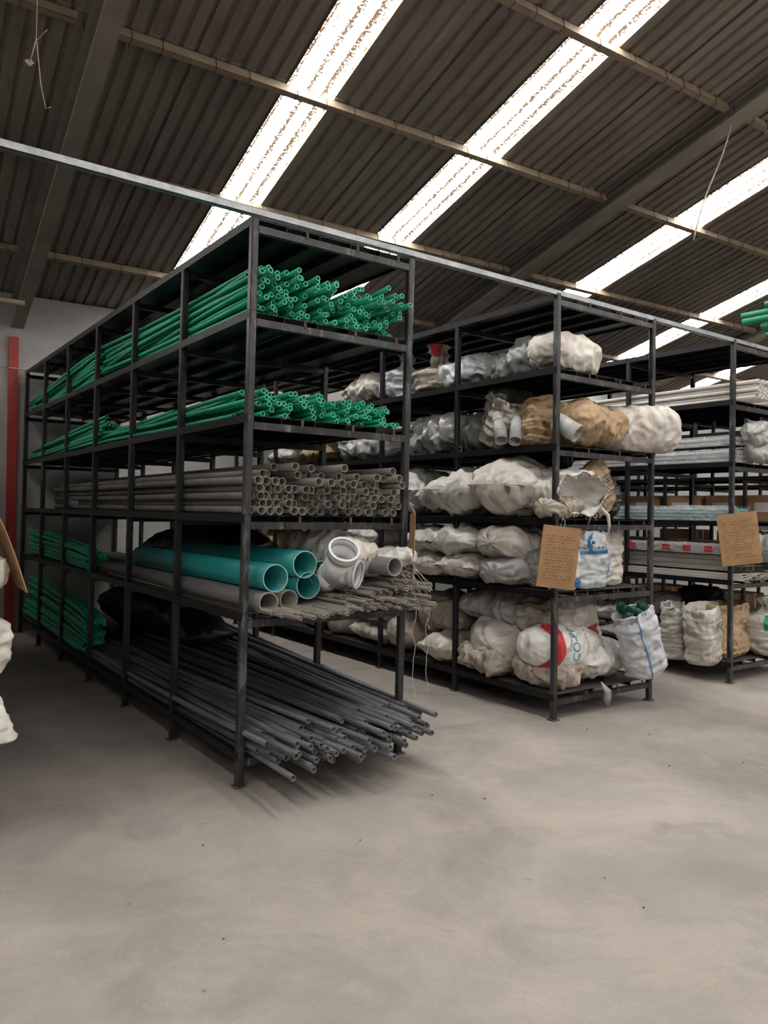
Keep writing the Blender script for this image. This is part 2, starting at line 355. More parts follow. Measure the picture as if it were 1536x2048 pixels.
# rafters and purlins
def rafter(e, label, h=.14, fw=.14, top=-.004):
    # an I-section running up the slope, its lower flange facing the floor
    m = MB()
    def seg(hw, za, zb):
        a, b_ = B(e - hw, 0, 0), B(e + hw, 0, 0)
        v = []
        for d in (0, RIDGE, D1):
            for hx in (-hw, hw):
                for zz in (za, zb):
                    v.append(B(e + hx, d, zr(min(d, D1)) + top + zz))
        f = []
        for s in (0, 4):
            A = [s, s + 1, s + 3, s + 2]; C2 = [i + 4 for i in A]
            f += [(A[i], A[(i + 1) % 4], C2[(i + 1) % 4], C2[i]) for i in range(4)]
        f += [(0, 2, 3, 1), (8, 9, 11, 10)]
        m.add(v, f)
    seg(fw * .75, -h, -h + .014); seg(.006, -h + .014, -.014); seg(fw * .75, -.014, 0)
    return obj('roof_rafter', m.mesh('roof_rafter', RAFT), kind='structure', label=label, cat='rafter')
for e, lb in zip(RAFTERS, ['steel roof rafter over the far side aisle', 'dark steel roof rafter coming down onto the red wall column',
                           'steel roof rafter between the second and third skylight strips', 'steel roof rafter above the rear racks', 'steel roof rafter near the far gable']):
    rafter(e, lb, *((.36, .10, -.075) if e < 2 else ()))
pm = {}
def purlin(ea, eb, d, lb):
    ln = round(eb - ea, 3)
    if ln not in pm:
        m = MB(); hw, h = .032, .076
        # square tube, open ends
        for (y0, z0, y1, z1) in ((-hw, -h, hw, -h + .004), (-hw, -.004, hw, 0), (-hw, -h, -hw + .004, 0), (hw - .004, -h, hw, 0)):
            m.box(0, y0, z0, ln, y1, z1)
        pm[ln] = m.mesh('roof_purlin', PURL)
    o = obj('roof_purlin', pm[ln], None, B(ea, d, zr(d) + .004), ROT @ Matrix.Rotation(-SLOPE_A if d < RIDGE else SLOPE_A, 3, 'X'), lb, 'purlin', kind='structure')
    return o
tie = MB().tube([(0, -.040, .012), (0, -.040, -.090), (.004, .040, -.092), (.006, .040, .012), (.01, .03, .05)], .0035, 5).mesh('wire_tie', WIRE)
rng = random.Random(4)
dn = {1.05: 'lowest', 2.74: 'second', 4.41: 'third', 5.98: 'fourth', 7.62: 'fifth', 9.25: 'sixth', 10.85: 'seventh'}
bayn = ['beyond the far aisle', 'left of the red column rafter', 'between the two nearest rafters', 'behind the rear rafter', 'over the rear racks', 'at the far gable']
EDG = [E0] + RAFTERS + [E1]
for d in PUR_D[1:-1]:
    for i in range(len(EDG) - 1):
        lb = f'dusty tan roof purlin {bayn[i]}, {dn[d]} one up from the back wall'
        o = purlin(EDG[i] + (.03 if i < 2 else .14), EDG[i + 1] - (.02 if i < 1 else .14), d, lb)
        if d < 7 and 1 <= i <= 3:
            x = .12
            while x < EDG[i + 1] - EDG[i] - .1:
                obj('wire_tie', tie, o, (x, 0, 0), (0, 0, rng.uniform(-.2, .2))); x += rng.choice((.25, .3, .45, .3))
        purlin(EDG[i] + .03, EDG[i + 1] - .02, 2 * RIDGE - d, lb.replace('up from the back wall', 'up from the front wall'))

# red column under the rafter, with the tie rod on the wall
m = MB(); q = [(-.055, -.01), (.055, -.01), (.055, .07), (-.055, .07)]
v = [B(1.20 + a, .0 + b_, z) for z in (0, 3.72) for a, b_ in ((-.055, .06), (.055, .06), (.055, 0), (-.055, 0))]
m.add(v, BOXF)
obj('column', m.mesh('column', REDC), kind='structure', label='red painted steel column on the back wall', cat='column')
m = MB(); m.pipe([B(-1.6, .9, 3.975), B(1.21, .9, 3.955)], .028, .024, 10, 0, 0)
obj('conduit_pipe', m.mesh('conduit_pipe', PURL), label='short tan steel pipe ending in front of the rafter foot', cat='pipe')

# ------------------------------------------------------------------ racks
LEV = [.20, 1.00, 1.57, 2.15, 2.75]
PW = .046
def rack(label, x0, y0, W, bays, bay, H=3.30, lean=0.0, levels=LEV, dusty=(0, 1), brackets=True, front=1):
    """open steel shelving; x0,y0 is the axis of the front left post. front=-1 runs toward the viewer instead"""
    root = empty('storage_rack', (x0, y0, 0), label, 'shelving rack', 'black steel storage racks')
    h = PW / 2; ln = bays * bay
    pmesh = MB().bevbox(-h, -h, .012, h, h, H - .012, .007)
    pmesh.v = [(x + lean * z / H, y, z) for x, y, z in pmesh.v]; pmesh = (pmesh.mesh('post', STEELF), pmesh.mesh('post', STEEL_LIT))
    fmesh = MB().box(-.034, -.034, 0, .034, .034, .012).mesh('foot_plate', FOOT)
    ys = [front * k * bay for k in range(bays + 1)]
    for y in ys:
        for x in (0, W):
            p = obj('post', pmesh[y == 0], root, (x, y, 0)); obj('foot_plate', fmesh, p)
    ya, yb = min(ys), max(ys)
    rail = MB().box(-.024, ya - .023, -.045, -.020, yb + .023, .004).box(-.024, ya - .023, .0, .015, yb + .023, .004).mesh('side_rail', STEEL)
    railr = MB().box(.020, ya - .023, -.020, .024, yb + .023, .004).box(-.015, ya - .023, .0, .024, yb + .023, .004).mesh('side_rail', STEEL)
    beam = MB().box(h, -.018, -.082, W - h, .018, -.040); beam = (beam.mesh('cross_beam', STEELF), beam.mesh('cross_beam', STEEL_LIT))
    runner = MB().box(-.018, ya, -.040, -.014, yb, -.004).box(-.018, ya, -.008, .018, yb, -.004).mesh('runner', STEEL)
    brk = MB().box(-.009, -.003, -.050, .009, 0, -.006).mesh('bracket', RUST)
    sheets = {}
    for i, z in enumerate(levels + [H - .01]):
        top = i == len(levels); dx = lean * z / H
        m_ = DUSTY if i in dusty else SHEET
        if m_.name not in sheets:
            sheets[m_.name] = MB().box(-.019, 0, -.004, W + .019, bay - .004, 0).mesh('shelf_sheet', m_)
        for y in ys[:-1]:
            obj('shelf_sheet', sheets[m_.name], root, (dx, y if front > 0 else y - bay, z + .0005 * (i % 3)))
        obj('side_rail', rail, root, (dx, 0, z)); obj('side_rail', railr, root, (dx + W, 0, z))
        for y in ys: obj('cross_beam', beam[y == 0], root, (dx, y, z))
        for fx in (.2, .40, .60, .8): obj('runner', runner, root, (dx + W * fx, 0, z))
        if brackets:
            for fx in (.30, .62, .9): obj('bracket', brk, root, (dx + W * fx, ys[0] - .019 * front, z))
    return root
Y0 = 4.051
AX, AW, AB, AL = 1.918, 1.143, 1.0677, .033
BX, BW_, BB, BL = 4.579, 1.221, 1.165, -.041
CX, CW, CB, CL = 7.09, 1.22, 1.20, -.041
rackA = rack('black steel rack in front holding green, grey and teal pipes', AX, Y0, AW, 6, AB, 3.30, AL)
rackB = rack('black steel rack in the middle stuffed with white sacks', BX, Y0, BW_, 5, BB, 3.33, BL)
rackC = rack('black steel rack with white pipes on its upper shelf and sacks at the bottom', CX, Y0, CW, 5, CB, 3.34, CL)
rackD = rack('black steel rack with cardboard boxes standing behind the white pipes', 9.62, Y0 + .1, 1.2, 5, 1.18, 3.30, 0, dusty=(), brackets=False)
rackE = rack('black steel rack deepest in the hall behind the cardboard boxes', 12.1, Y0 + .1, 1.2, 5, 1.15, 3.30, 0, dusty=(), brackets=False)
rackG = rack('black steel rack across the dark aisle holding the open carton', -.68, Y0 - .06, 1.24, 5, 1.15, 3.30, 0, dusty=(), brackets=False)
rackF = rack('black steel rack opposite with green pipe ends jutting out', BX, 2.08, 1.2, 5, 1.15, 3.30, 0, dusty=(), brackets=False, front=-1)
# galvanized channel tying the rack tops together, and the thin rod at the rack backs
m = MB(); ca, cb, cz = -3.2, 13.6, 3.306
m.box(ca, Y0 - .02, cz, cb, Y0 - .017, cz + .042).box(ca, Y0 - .02, cz + .039, cb, Y0 + .022, cz + .042).box(ca, Y0 - .02, cz, cb, Y0 + .022, cz + .003)
obj('galvanized_channel', m.mesh('galvanized_channel', GALV), label='long galvanized steel channel tying the front tops of the racks together', cat='channel')
m = MB().tube([(-3, Y0 + 6.4, 3.312), (AX + 1.1, Y0 + 6.4, 3.312)], .008, 6)
obj('tie_rod', m.mesh('tie_rod', GALV), label='thin steel rod running from the front rack to the red column', cat='rod')

# ------------------------------------------------------------------ pipes
def pipe_variants(name, ln, ro, ri, mats, k, amp, seed, n=10, segs=5, droop=0.0):
    out = []; r = random.Random(seed)
    for i in range(k):
        a, b_, c_ = r.uniform(-amp, amp), r.uniform(-amp, amp), r.uniform(-amp * .5, amp * .2)
        ph = r.uniform(0, 6.28); dr = droop * r.uniform(.5, 1.2)
        path = []
        for s in range(segs + 1):
            t = s / segs
            path.append((a * math.sin(math.pi * t) + b_ * .5 * math.sin(2 * math.pi * t), ln * t,
                         c_ * math.sin(math.pi * t) + b_ * .3 * math.sin(2 * math.pi * t + ph) * math.sin(math.pi * t) + dr * (1 - (1 - t) ** 2)))
        l2 = ln * r.uniform(.985, 1.0)
        m = MB().pipe([(x, y * l2 / ln, z) for x, y, z in path], ro, ri, n)
        out.append(m.mesh(name, mats))
    return out
def lay(name, meshes, p0, p1, label, cat, group, r, roll=.5):
    d = (Vector(p1) - Vector(p0)).normalized()
    x = d.cross(Vector((0, 0, 1))).normalized(); z = x.cross(d)
    mrot = Matrix((x, d, z)).transposed() @ Matrix.Rotation(r.uniform(-roll, roll), 3, 'Y')
    return obj(name, r.choice(meshes), None, p0, mrot, label, cat, group)

# A, top green pile
r = random.Random(11)
gm = pipe_variants('green_pipe', 3.10, .0160, .0122, [GREEN, GREENR], 10, .03, 1)
zs = 2.7505; dx = AX + AL * .83
lb = 'thin green plastic pipe in the tall pile on the upper shelf of the front rack'
cnt = 0
for row in range(9):
    for cix in range(27):
        x = .045 + cix * .0395 + (row % 2) * .019 + r.uniform(-.010, .010)
        h = .285 + .03 * noise.noise(Vector((x * 5, 3.1, 0))) - .04 * max(0, x - .8) / .3 + (.02 if x < .2 else 0)
        z = .0165 + row * .0355 + r.uniform(-.003, .010)
        if z > h or x > AW - .04 or r.random() < .10: continue
        ye = r.uniform(-.03, .16) if row < 5 else r.uniform(-.09, .24)
        if x > .85 and row > 4: ye -= .06
        x1 = min(max(x + r.gauss(0, .07), .03), AW - .03)
        z1 = max(.0165, z * r.uniform(.55, 1.05) + r.uniform(-.02, .02))
        lay('green_pipe', gm, (dx + x, Y0 + ye, zs + z), (dx + x1, Y0 + ye + 3.1, zs + z1), lb, 'pipe', 'green pipes on the upper shelf', r); cnt += 1
# second bundle behind it
lb = 'green plastic pipe in the back bundle on the upper shelf of the front rack'
for i in range(26):
    row = i // 3; x = .035 + (i % 3) * .042 + r.uniform(-.008, .008); z = .0165 + row * .036 + r.uniform(0, .006)
    ye = 3.28 + r.uniform(-.16, .10)
    lay('green_pipe', gm, (dx + x, Y0 + ye, zs + z), (dx + x + r.uniform(-.01, .06), Y0 + ye + 3.02, zs + max(.0165, z * .42 + r.uniform(-.01, .01))), lb, 'pipe', 'back green pipes on the upper shelf', r, .3)
# A, second green pile
zs = 2.1505; dx = AX + AL * .65
lb = 'thin green plastic pipe in the low pile on the second shelf of the front rack'
for row in range(6):
    for cix in range(27):
        x = .05 + cix * .0395 + (row % 2) * .019 + r.uniform(-.010, .010)
        h = .168 + .035 * noise.noise(Vector((x * 6, 7.1, 0)))
        z = .0165 + row * .035 + r.uniform(-.003, .010)
        if z > h or x > AW - .06 or r.random() < .24: continue
        ye = r.uniform(-.02, .2) + (.12 if x < .12 else 0)
        x1 = min(max(x + r.gauss(0, .06), .03), AW - .03); z1 = max(.0165, z * r.uniform(.5, 1.0) + r.uniform(-.01, .02))
        lay('green_pipe', gm, (dx + x, Y0 + ye, zs + z), (dx + x1, Y0 + ye + 3.1, zs + z1), lb, 'pipe', 'green pipes on the second shelf', r)
lb = 'green plastic pipe in the back bundle on the second shelf of the front rack'
for i in range(22):
    row = i // 3; x = .035 + (i % 3) * .042 + r.uniform(-.008, .008); z = .0165 + row * .034 + r.uniform(0, .006); ye = 3.10 + r.uniform(-.20, .16)
    lay('green_pipe', gm, (dx + x, Y0 + ye, zs + z), (dx + x + r.uniform(-.02, .05), Y0 + ye + 3.05, zs + max(.0165, z * .45 + r.uniform(-.01, .015))), lb, 'pipe', 'back green pipes on the second shelf', r, .3)
# two loose ones reaching across the gap between the bundles
lay('green_pipe', gm, (dx + .10, Y0 + 1.5, zs + .17), (dx + .05, Y0 + 4.5, zs + .03), 'green plastic pipe slanting down across the gap on the second shelf', 'pipe', None, r)

# A, grey pipes in neat rows
r = random.Random(5)
gp = pipe_variants('grey_pipe', 5.0, .0248, .0215, [GREYP, GREYR], 6, .012, 3, 14, 5)
zs = 1.5705; dx = AX + AL * .47
lb = 'brown-grey plastic pipe in the neat stack on the middle shelf of the front rack'
for row in range(6):
    for cix in range(20):
        x = .062 + cix * .0525 + (row % 2) * .026
        if x > AW - .05 or (row == 5 and r.random() < .45) or r.random() < .04: continue
        z = .0255 + row * .0445 + r.uniform(0, .003)
        ye = r.uniform(-.02, .13) if x > .12 else r.uniform(.0, .1)
        if row > 3: ye += r.uniform(-.10, .12)
        if x > .8: ye -= .03
        l1 = r.uniform(-.012, .012)
        lay('grey_pipe', gp, (dx + x + r.uniform(-.004, .004), Y0 + ye, zs + z), (dx + x + l1, Y0 + ye + 5, zs + z), lb, 'pipe', 'brown-grey pipes on the middle shelf', r, .2)
for x, ye, y1 in ((.33, .02, .02), (.5, .12, -.02), (.62, -.08, .02), (1.02, -.04, -.03), (.28, .2, .01)):
    lay('grey_pipe', gp, (dx + x, Y0 + ye, zs + .297), (dx + x + y1, Y0 + ye + 5, zs + .29), 'brown-grey plastic pipe lying loose on top of the neat grey stack', 'pipe', 'loose pipes on the grey stack', r, .2)
# offcuts at the far end of that shelf
m = MB().pipe([(0, 0, 0), (.05, .55, 0)], .085, .080, 20).mesh('pipe_offcut', [TEAL, TEALR]); obj('pipe_offcut', m, None, (AX + .17, Y0 + 4.55, zs + .086), label='short teal pipe offcut at the far end of the grey pipe shelf', cat='pipe offcut')
m = MB().pipe([(0, 0, 0), (-.03, .5, 0)], .06, .055, 18).mesh('pipe_offcut', [BIGG, BIGGR]); obj('pipe_offcut', m, None, (AX + .12, Y0 + 3.95, zs + .061), label='short grey pipe offcut beside the far teal offcut', cat='pipe offcut')

# A, large drain pipes on the lower shelf
zs = 1.0005; dx = AX + AL * .3
def bigpipe(x, z, y0, y1, ro, mats, label, x1=None, z1=None, name='drain_pipe'):
    x1 = x if x1 is None else x1; z1 = z if z1 is None else z1
    m = MB().pipe([(0, 0, 0), ((x1 - x) * .5, (y1 - y0) * .5, (z1 - z) * .5), (x1 - x, y1 - y0, z1 - z)], ro, ro - .006, 32).mesh(name, mats)
    return obj(name, m, None, (dx + x, Y0 + y0, zs + z), label=label, cat='pipe')
GT = [TEAL, TEALR]
bigpipe(.172, .202, -.06, 2.25, .083, GT, 'large teal drain pipe on the near side, resting on the grey ones', .14, .20)
bigpipe(.368, .278, -.06, 2.05, .083, GT, 'large teal drain pipe lying highest on the lower shelf', .36, .26)
bigpipe(.412, .148, -.03, 2.1, .083, GT, 'large teal drain pipe sitting lowest between the grey pipes', .43, .14)
bigpipe(.545, .208, .05, 2.1, .083, GT, 'large teal drain pipe tucked behind the white fitting', .56, .2)
bigpipe(.125, .062, -.07, 3.1, .0615, [BIGG, BIGGR], 'grey drain pipe on the shelf edge under the teal pipes', .10)
bigpipe(.285, .066, -.02, 2.9, .0605, [BEIGEP, BIGGR], 'beige-grey drain pipe lying under the teal pipes', .28)
bigpipe(.905, .262, -.24, .7, .058, [BIGG, BIGGR], 'grey pipe poking out of the torn sack on the lower shelf', .86, .25)
# white wye fitting
def stub(m, a, b_, ro, ri, sock):
    a, b_ = Vector(a), Vector(b_); d = (a - b_).normalized()
    m.pipe([a - d * sock, b_], ro - .006, ri - .006, 28, 0, 0)
    m.pipe([a, a - d * sock], ro, ri, 28, 0, 0)
    m.pipe([a + d * .004, a - d * .012], ro + .004, ri, 28, 0, 0)
wye = empty('pipe_fitting', (dx + .56, Y0 - .10, zs + .16), 'white plastic wye pipe fitting with two open sockets', 'pipe fitting')
m = MB(); stub(m, (-.025, -.13, .215), (.03, .06, .03), .092, .083, .06); obj('upper_socket', m.mesh('upper_socket', PVC), wye)
m = MB(); stub(m, (.10, -.10, .06), (-.02, .07, .09), .085, .077, .05); obj('lower_socket', m.mesh('lower_socket', PVC), wye)
m = MB().tube([(-.01, .04, .06), (.035, .20, -.02)], .08, 24); obj('body', m.mesh('body', PVC), wye)
# thin conduits
r = random.Random(8)
tm = pipe_variants('thin_pipe', 3.05, .0115, .0088, [THIN, THINR], 8, .02, 4, 8, 4)
lb = 'thin brown-grey pipe in the loose heap jutting out of the lower shelf'
for i in range(290):
    u = r.random() ** .75
    x = lerp(.03, 1.10, u)
    h = .025 + .20 * max(0, (u - .25) / .75) ** 1.1
    z = .011 + r.random() * h
    ye = lerp(-.36, -.28, u) + r.uniform(-.10, .30) ** 1 + max(0, z - .05) * 1.2
    xf = x + .06 * u + r.uniform(-.02, .03); zf = z - .015 * (1 if ye < -.15 else 0)
    if x < .5: z = .011 + (z - .011) * .4; zf = z
    lay('thin_pipe', tm, (dx + xf, Y0 + ye, zs + max(zf, .008)), (dx + min(max(x + r.gauss(0, .05), .04), 1.1), Y0 + ye + 3, zs + max(.011, z * .8)), lb, 'pipe', 'thin pipes heaped on the lower shelf', r)
# green bundle at the back of the lower shelf
gf = pipe_variants('thick_green_pipe', 2.78, .0190, .0150, [GREENF, GREENR], 8, .012, 14, 10, 8, .0)
gd = [pipe_variants('thick_green_pipe', 2.78, .0190, .0150, [GREENF, GREENR], 3, .010, 15 + k, 10, 10, .03 + .035 * k) for k in range(4)]
lb = 'green plastic pipe in the curved back bundle on the lower shelf'
for i in range(30):
    row = i // 4; x = .03 + (i % 4) * .043 + r.uniform(-.006, .006); z = .0195 + row * .0405; ye = 3.42 - .05 * (row % 3) + r.uniform(-.10, .08)
    k = min(3, row // 2); zf = max(.0195, z - (.02 + .03 * k))
    lay('thick_green_pipe', gd[k] if row < 7 else gf, (dx + x - .005, Y0 + ye, zs + zf), (dx + x + .01, Y0 + ye + 2.74, zs + zf + .002), lb, 'pipe', 'back green pipes on the lower shelf', r, .12)
# A, bottom shelf: dark conduits sprawling out at the front
r = random.Random(21)
zs = .2005; dx = AX
cm = pipe_variants('conduit', 4.05, .0178, .0140, [COND, CONDR], 10, .035, 9, 10, 6)
lb = 'dark grey conduit pipe sprawling out of the bottom shelf of the front rack'
for i in range(150):
    u = (i + r.random()) / 150
    x = lerp(.03, 1.22, u)
    lay_ = r.random()
    z = .018 + lay_ * lerp(.14, .12, u)
    ye = lerp(-.44, -.34, u) + r.uniform(-.16, .34)
    if u > .75: ye += .12
    xb = min(max(lerp(.04, 1.08, u) + r.gauss(0, .06), .03), 1.11)
    zb = max(.018, z * .7 + max(0, u - .45) * .62 * r.uniform(.3, 1.0))
    zf = z - (.05 if ye < -.3 and z < .1 else 0) * r.random()
    lay('conduit', cm, (dx + x, Y0 + ye, zs + zf), (dx + xb, Y0 + ye + 4, zs + zb), lb, 'pipe', 'dark conduits on the bottom shelf', r)
lb = 'green plastic pipe in the thick curved bundle on the bottom shelf'
for i in range(52):
    row = i // 4; x = .03 + (i % 4) * .043 + r.uniform(-.006, .006); z = .0195 + row * .0405; ye = 3.66 - .10 * (row % 3) - .02 * row + r.uniform(-.10, .08)
    k = min(3, row // 2); zf = max(.0195, z - (.02 + .035 * k))
    lay('thick_green_pipe', gd[k], (dx + x - .005, Y0 + ye, zs + zf), (dx + x + .01, Y0 + min(ye + 2.74, 6.36), zs + zf + .02), lb, 'pipe', 'back green pipes on the bottom shelf', r, .12)
# opposite rack: green pipe ends jutting into the picture
r = random.Random(3)
gq = pipe_variants('green_pipe', 3.1, .021, .017, [GREEN, GREENR], 5, .03, 31, 12)
for i in range(15):
    x = .03 + (i % 4) * .07 + r.uniform(-.02, .02); z = .022 + (i // 4) * .046 + r.uniform(0, .01)
    lay('green_pipe', gq, (BX + .02 + x, 2.08 + r.uniform(.30, .55), 2.757 + z), (BX + .02 + x + r.uniform(-.05, .05), -.9, 2.757 + z), 'green plastic pipe jutting out of the opposite rack at the picture edge', 'pipe', 'green pipes on the opposite rack', r)

# C, pipes
r = random.Random(2)
wm = pipe_variants('white_pipe', 5.9, .0195, .016, [WPIPE, WPIPER], 4, .006, 41, 12, 4)
for bx_, by_, lbn in ((.05, -.22, 'white plastic pipe in the near bundle on the upper shelf of the third rack'), (.58, -.10, 'white plastic pipe in the farther bundle on the upper shelf of the third rack')):
    for row in range(5):
        for cix in range(8):
            lay('white_pipe', wm, (CX - .03 + bx_ + cix * .0405 + (row % 2) * .02, Y0 + by_ + r.uniform(-.02, .02), 2.7705 + row * .036), (CX - .03 + bx_ + cix * .0405 + (row % 2) * .02, Y0 + by_ + 5.8, 2.7705 + row * .036), lbn, 'pipe', 'white pipes, ' + ('near' if by_ < -.2 else 'farther') + ' bundle', r, .1)
sm_ = pipe_variants('silver_pipe', 5.6, .019, .016, [SILVER, WPIPER], 4, .008, 43, 10, 4)
am_ = pipe_variants('aqua_pipe', 5.6, .0155, .0125, [AQUA, AQUA], 4, .008, 44, 10, 4)
for row in range(6):
    if row == 3: continue
    for cix in range(8):
        lay('silver_pipe', sm_, (CX + .02 + cix * .042, Y0 - .02, 2.1705 + row * .042), (CX + .02 + cix * .042, Y0 + 5.5, 2.1705 + row * .042), 'silver-grey pipe wrapped in clear plastic on the third rack', 'pipe', 'silver pipes in plastic', r, .1)
for row in range(4):
    for cix in range(10):
        lay('aqua_pipe', am_, (CX + .02 + cix * .034, Y0 + .03, 1.587 + row * .034), (CX + .02 + cix * .034, Y0 + 5.6, 1.587 + row * .034), 'pale aqua pipe wrapped in clear plastic on the third rack', 'pipe', 'aqua pipes in plastic', r, .1)
def profile_mesh(w_, h_, ln, m_):
    q = MB()
    for a in ((0, 0, w_, .003), (0, h_ - .003, w_, h_), (0, 0, .003, h_), (w_ - .003, 0, w_, h_)): q.box(a[0], 0, a[1], a[2], ln, a[3])
    return q.mesh('channel_profile', m_)
p1 = profile_mesh(.10, .05, 5.6, PROFILE); p2 = profile_mesh(.09, .022, 5.7, WPIPE)
for cix in range(8):
    for row in range(3): obj('channel_profile', p1, None, (CX + .03 + cix * .105, Y0 - .02 + r.uniform(-.03, .03), 1.085 + row * .0515), label='grey hollow profile in the stack on the lower shelf of the third rack', cat='profile', group='grey profiles on the third rack')
    for row in range(3): obj('channel_profile', p2, None, (CX - .02 + cix * .095, Y0 - .16 + r.uniform(-.06, .06), 1.0012 + row * .0225), label='flat white hollow profile at the bottom of the lower shelf stack', cat='profile', group='white profiles on the third rack')
    for row in range(2): obj('channel_profile', p1, None, (CX + .02 + cix * .105, Y0 - .05 + r.uniform(-.02, .02), 1.245 + row * .0515), label='grey hollow profile inside the red printed wrapping', cat='profile', group='wrapped profiles on the third rack')
# ------------------------------------------------------------------ sacks
def rid(p): return 1 - abs(noise.noise(p)) * 2
class Sack:
    """cloth bag: axis t 0..1, angle phi; baked to world shape, flattened where it rests on z0"""
    def __init__(s, kind, loc, size, yaw=0, tilt=0, roll=0, seed=1, wr=1.0, nexp=2.6, sag=.0, pleat=1.0, rest=True, neck=.80, bend=0, frill=.26):
        s.k = kind; s.loc = Vector(loc); s.L, s.W, s.H = size; s.seed = Vector((seed * 1.37, seed * 2.11, seed * .73)); s.wr = wr; s.n = 1.75 if kind.endswith('pillow') else nexp
        s.pleat = pleat; s.rest = rest; s.neck = neck; s.sag = sag; s.bend = bend; s.frill = frill
        s.M = Matrix.Rotation(R(yaw), 3, 'Z') @ Matrix.Rotation(R(tilt), 3, 'Y') @ Matrix.Rotation(R(roll), 3, 'X')
        s.up = kind.startswith('up')
        s.lift = 0
        if not s.up or tilt or roll:
            zmin = min(s.raw(t / 8, p * .785).z for t in range(9) for p in range(8)); s.lift = -zmin - min(s.W, s.H) * .07 if rest else 0
    def prof(s, t):
        k = s.k.replace('up_', '')
        e = lambda x, w, p=2.0: (1 - max(0, (w - x) / w) ** p) ** (1 / p)
        if k == 'pillow':       # sewn flat at both ends
            return .80 + .20 * e(t, .3) * e(1 - t, .3), max(.03, e(t, .42, 2.0) * e(1 - t, .42, 2.0))
        if k == 'halfpillow':   # sewn flat at t=0, round at the back
            return .85 * e(1 - t, .25) + .15, max(.03, e(t, .34, 1.9) * e(1 - t, .3))
        if k == 'round':
            q = max(.02, e(t, .5) * e(1 - t, .5)); return q, q
        if k == 'sausage':
            q = max(.02, e(t, .22) * e(1 - t, .22)); return q, q
        if k == 'tied':         # round bottom, gathered neck, frill above
            n = s.neck
            if t < n - .25: q = max(.35, e(t + .03, .16))
            elif t < n: u = (t - n + .25) / .25; q = lerp(1, .17, u * u * (3 - 2 * u))
            else: u = (t - n) / (1 - n); q = .17 + s.frill * u ** .7
            return q, q * (1 if t < n else .8)
        if k == 'open':         # sack standing or lying open
            q = max(.45, e(t + .05, .2)); q *= 1 - .10 * max(0, t - .75) / .25; return q, q * (1 - .12 * t)
        return 1, 1
    def raw(s, t, ph):
        a, b = s.prof(t)
        cu, su = math.cos(ph), math.sin(ph); m = 2 / s.n
        x = math.copysign(abs(cu) ** m, cu); y = math.copysign(abs(su) ** m, su)
        sz = (s.L * s.W * s.H) ** (1 / 3)
        if s.up: p = Vector((x * a * s.L / 2, y * b * s.W / 2, t * s.H))
        else: p = Vector(((t - .5) * s.L, x * a * s.W / 2, y * b * s.H / 2))
        nrm = Vector((x, y, 0)) if s.up else Vector((0, x, y))
        q = p / sz + s.seed
        big = noise.noise(q * 1.5) * .10
        an = Vector((q.x * 1.6, q.y, q.z)) if not s.up else Vector((q.x, q.y, q.z * 1.7))
        wv = q + Vector((noise.noise(q * 2.3), noise.noise(q * 2.3 + Vector((5, 1, 2))), 0)) * .25
        st = Vector((wv.x * 3.4, wv.y * 1.2, wv.z * 1.2)) if not s.up else Vector((wv.x * 1.1, wv.y * 1.1, wv.z * 4.4))
        cr = (rid(an * 1.9 + wv * .6) - .5) * .060 + (rid(st * 1.7) - .5) * .050 + (rid(wv * 4.6) - .5) * .026 + (rid(wv * 9.5) - .5) * .010
        cr += (noise.voronoi(st * .55 + wv * 1.6)[0][0] - .42) * .085
        end = 0
        kk = s.k.replace('up_', '')
        if kk in ('tied',): end = math.exp(-((t - s.neck) / .16) ** 2)
        elif kk in ('round', 'sausage'): end = .45 * (max(0, 1 - t / .25) + max(0, (t - .75) / .25))
        elif kk in ('pillow', 'halfpillow'): end = .6 * (max(0, 1 - t / .3) + max(0, (t - .7) / .3))
        elif kk == 'open': end = .4 * max(0, (t - .65) / .35)
        pl = math.cos(ph * 9 + noise.noise(q * 2) * 9) * end * .035 * s.pleat
        p = p + nrm * sz * s.wr * (big + cr + pl)
        if s.bend:
            p.x += (s.bend * t * t if s.up else 0); p.y += (0 if s.up else s.bend * (t - .5) ** 2)
        if kk == 'open' and t > .9: p.z += sz * .05 * noise.noise(Vector((cu * 2, su * 2, 3)) + s.seed) * (t - .9) * 10
        if s.up and s.k == 'up_tied' and t > s.neck: p.x += .25 * (t - s.neck) * s.L * math.sin(s.seed.x * 3)
        return s.M @ p
    def at(s, t, ph, off=0):
        p = s.raw(t, ph)
        if off:
            e = .01; a = s.raw(min(1, t + e), ph) - s.raw(max(0, t - e), ph); b = s.raw(t, ph + e) - s.raw(t, ph - e)
            nn = a.cross(b)
            if nn.length: 
                nn.normalize()
                c = s.raw(t, ph + math.pi)
                if nn.dot(p - (p + c) / 2) < 0: nn = -nn
                p = p + nn * off
        p = p + Vector((0, 0, s.lift))
        if s.rest and p.z < .004: p.z = .004 + max(-.003, .0)
        return p
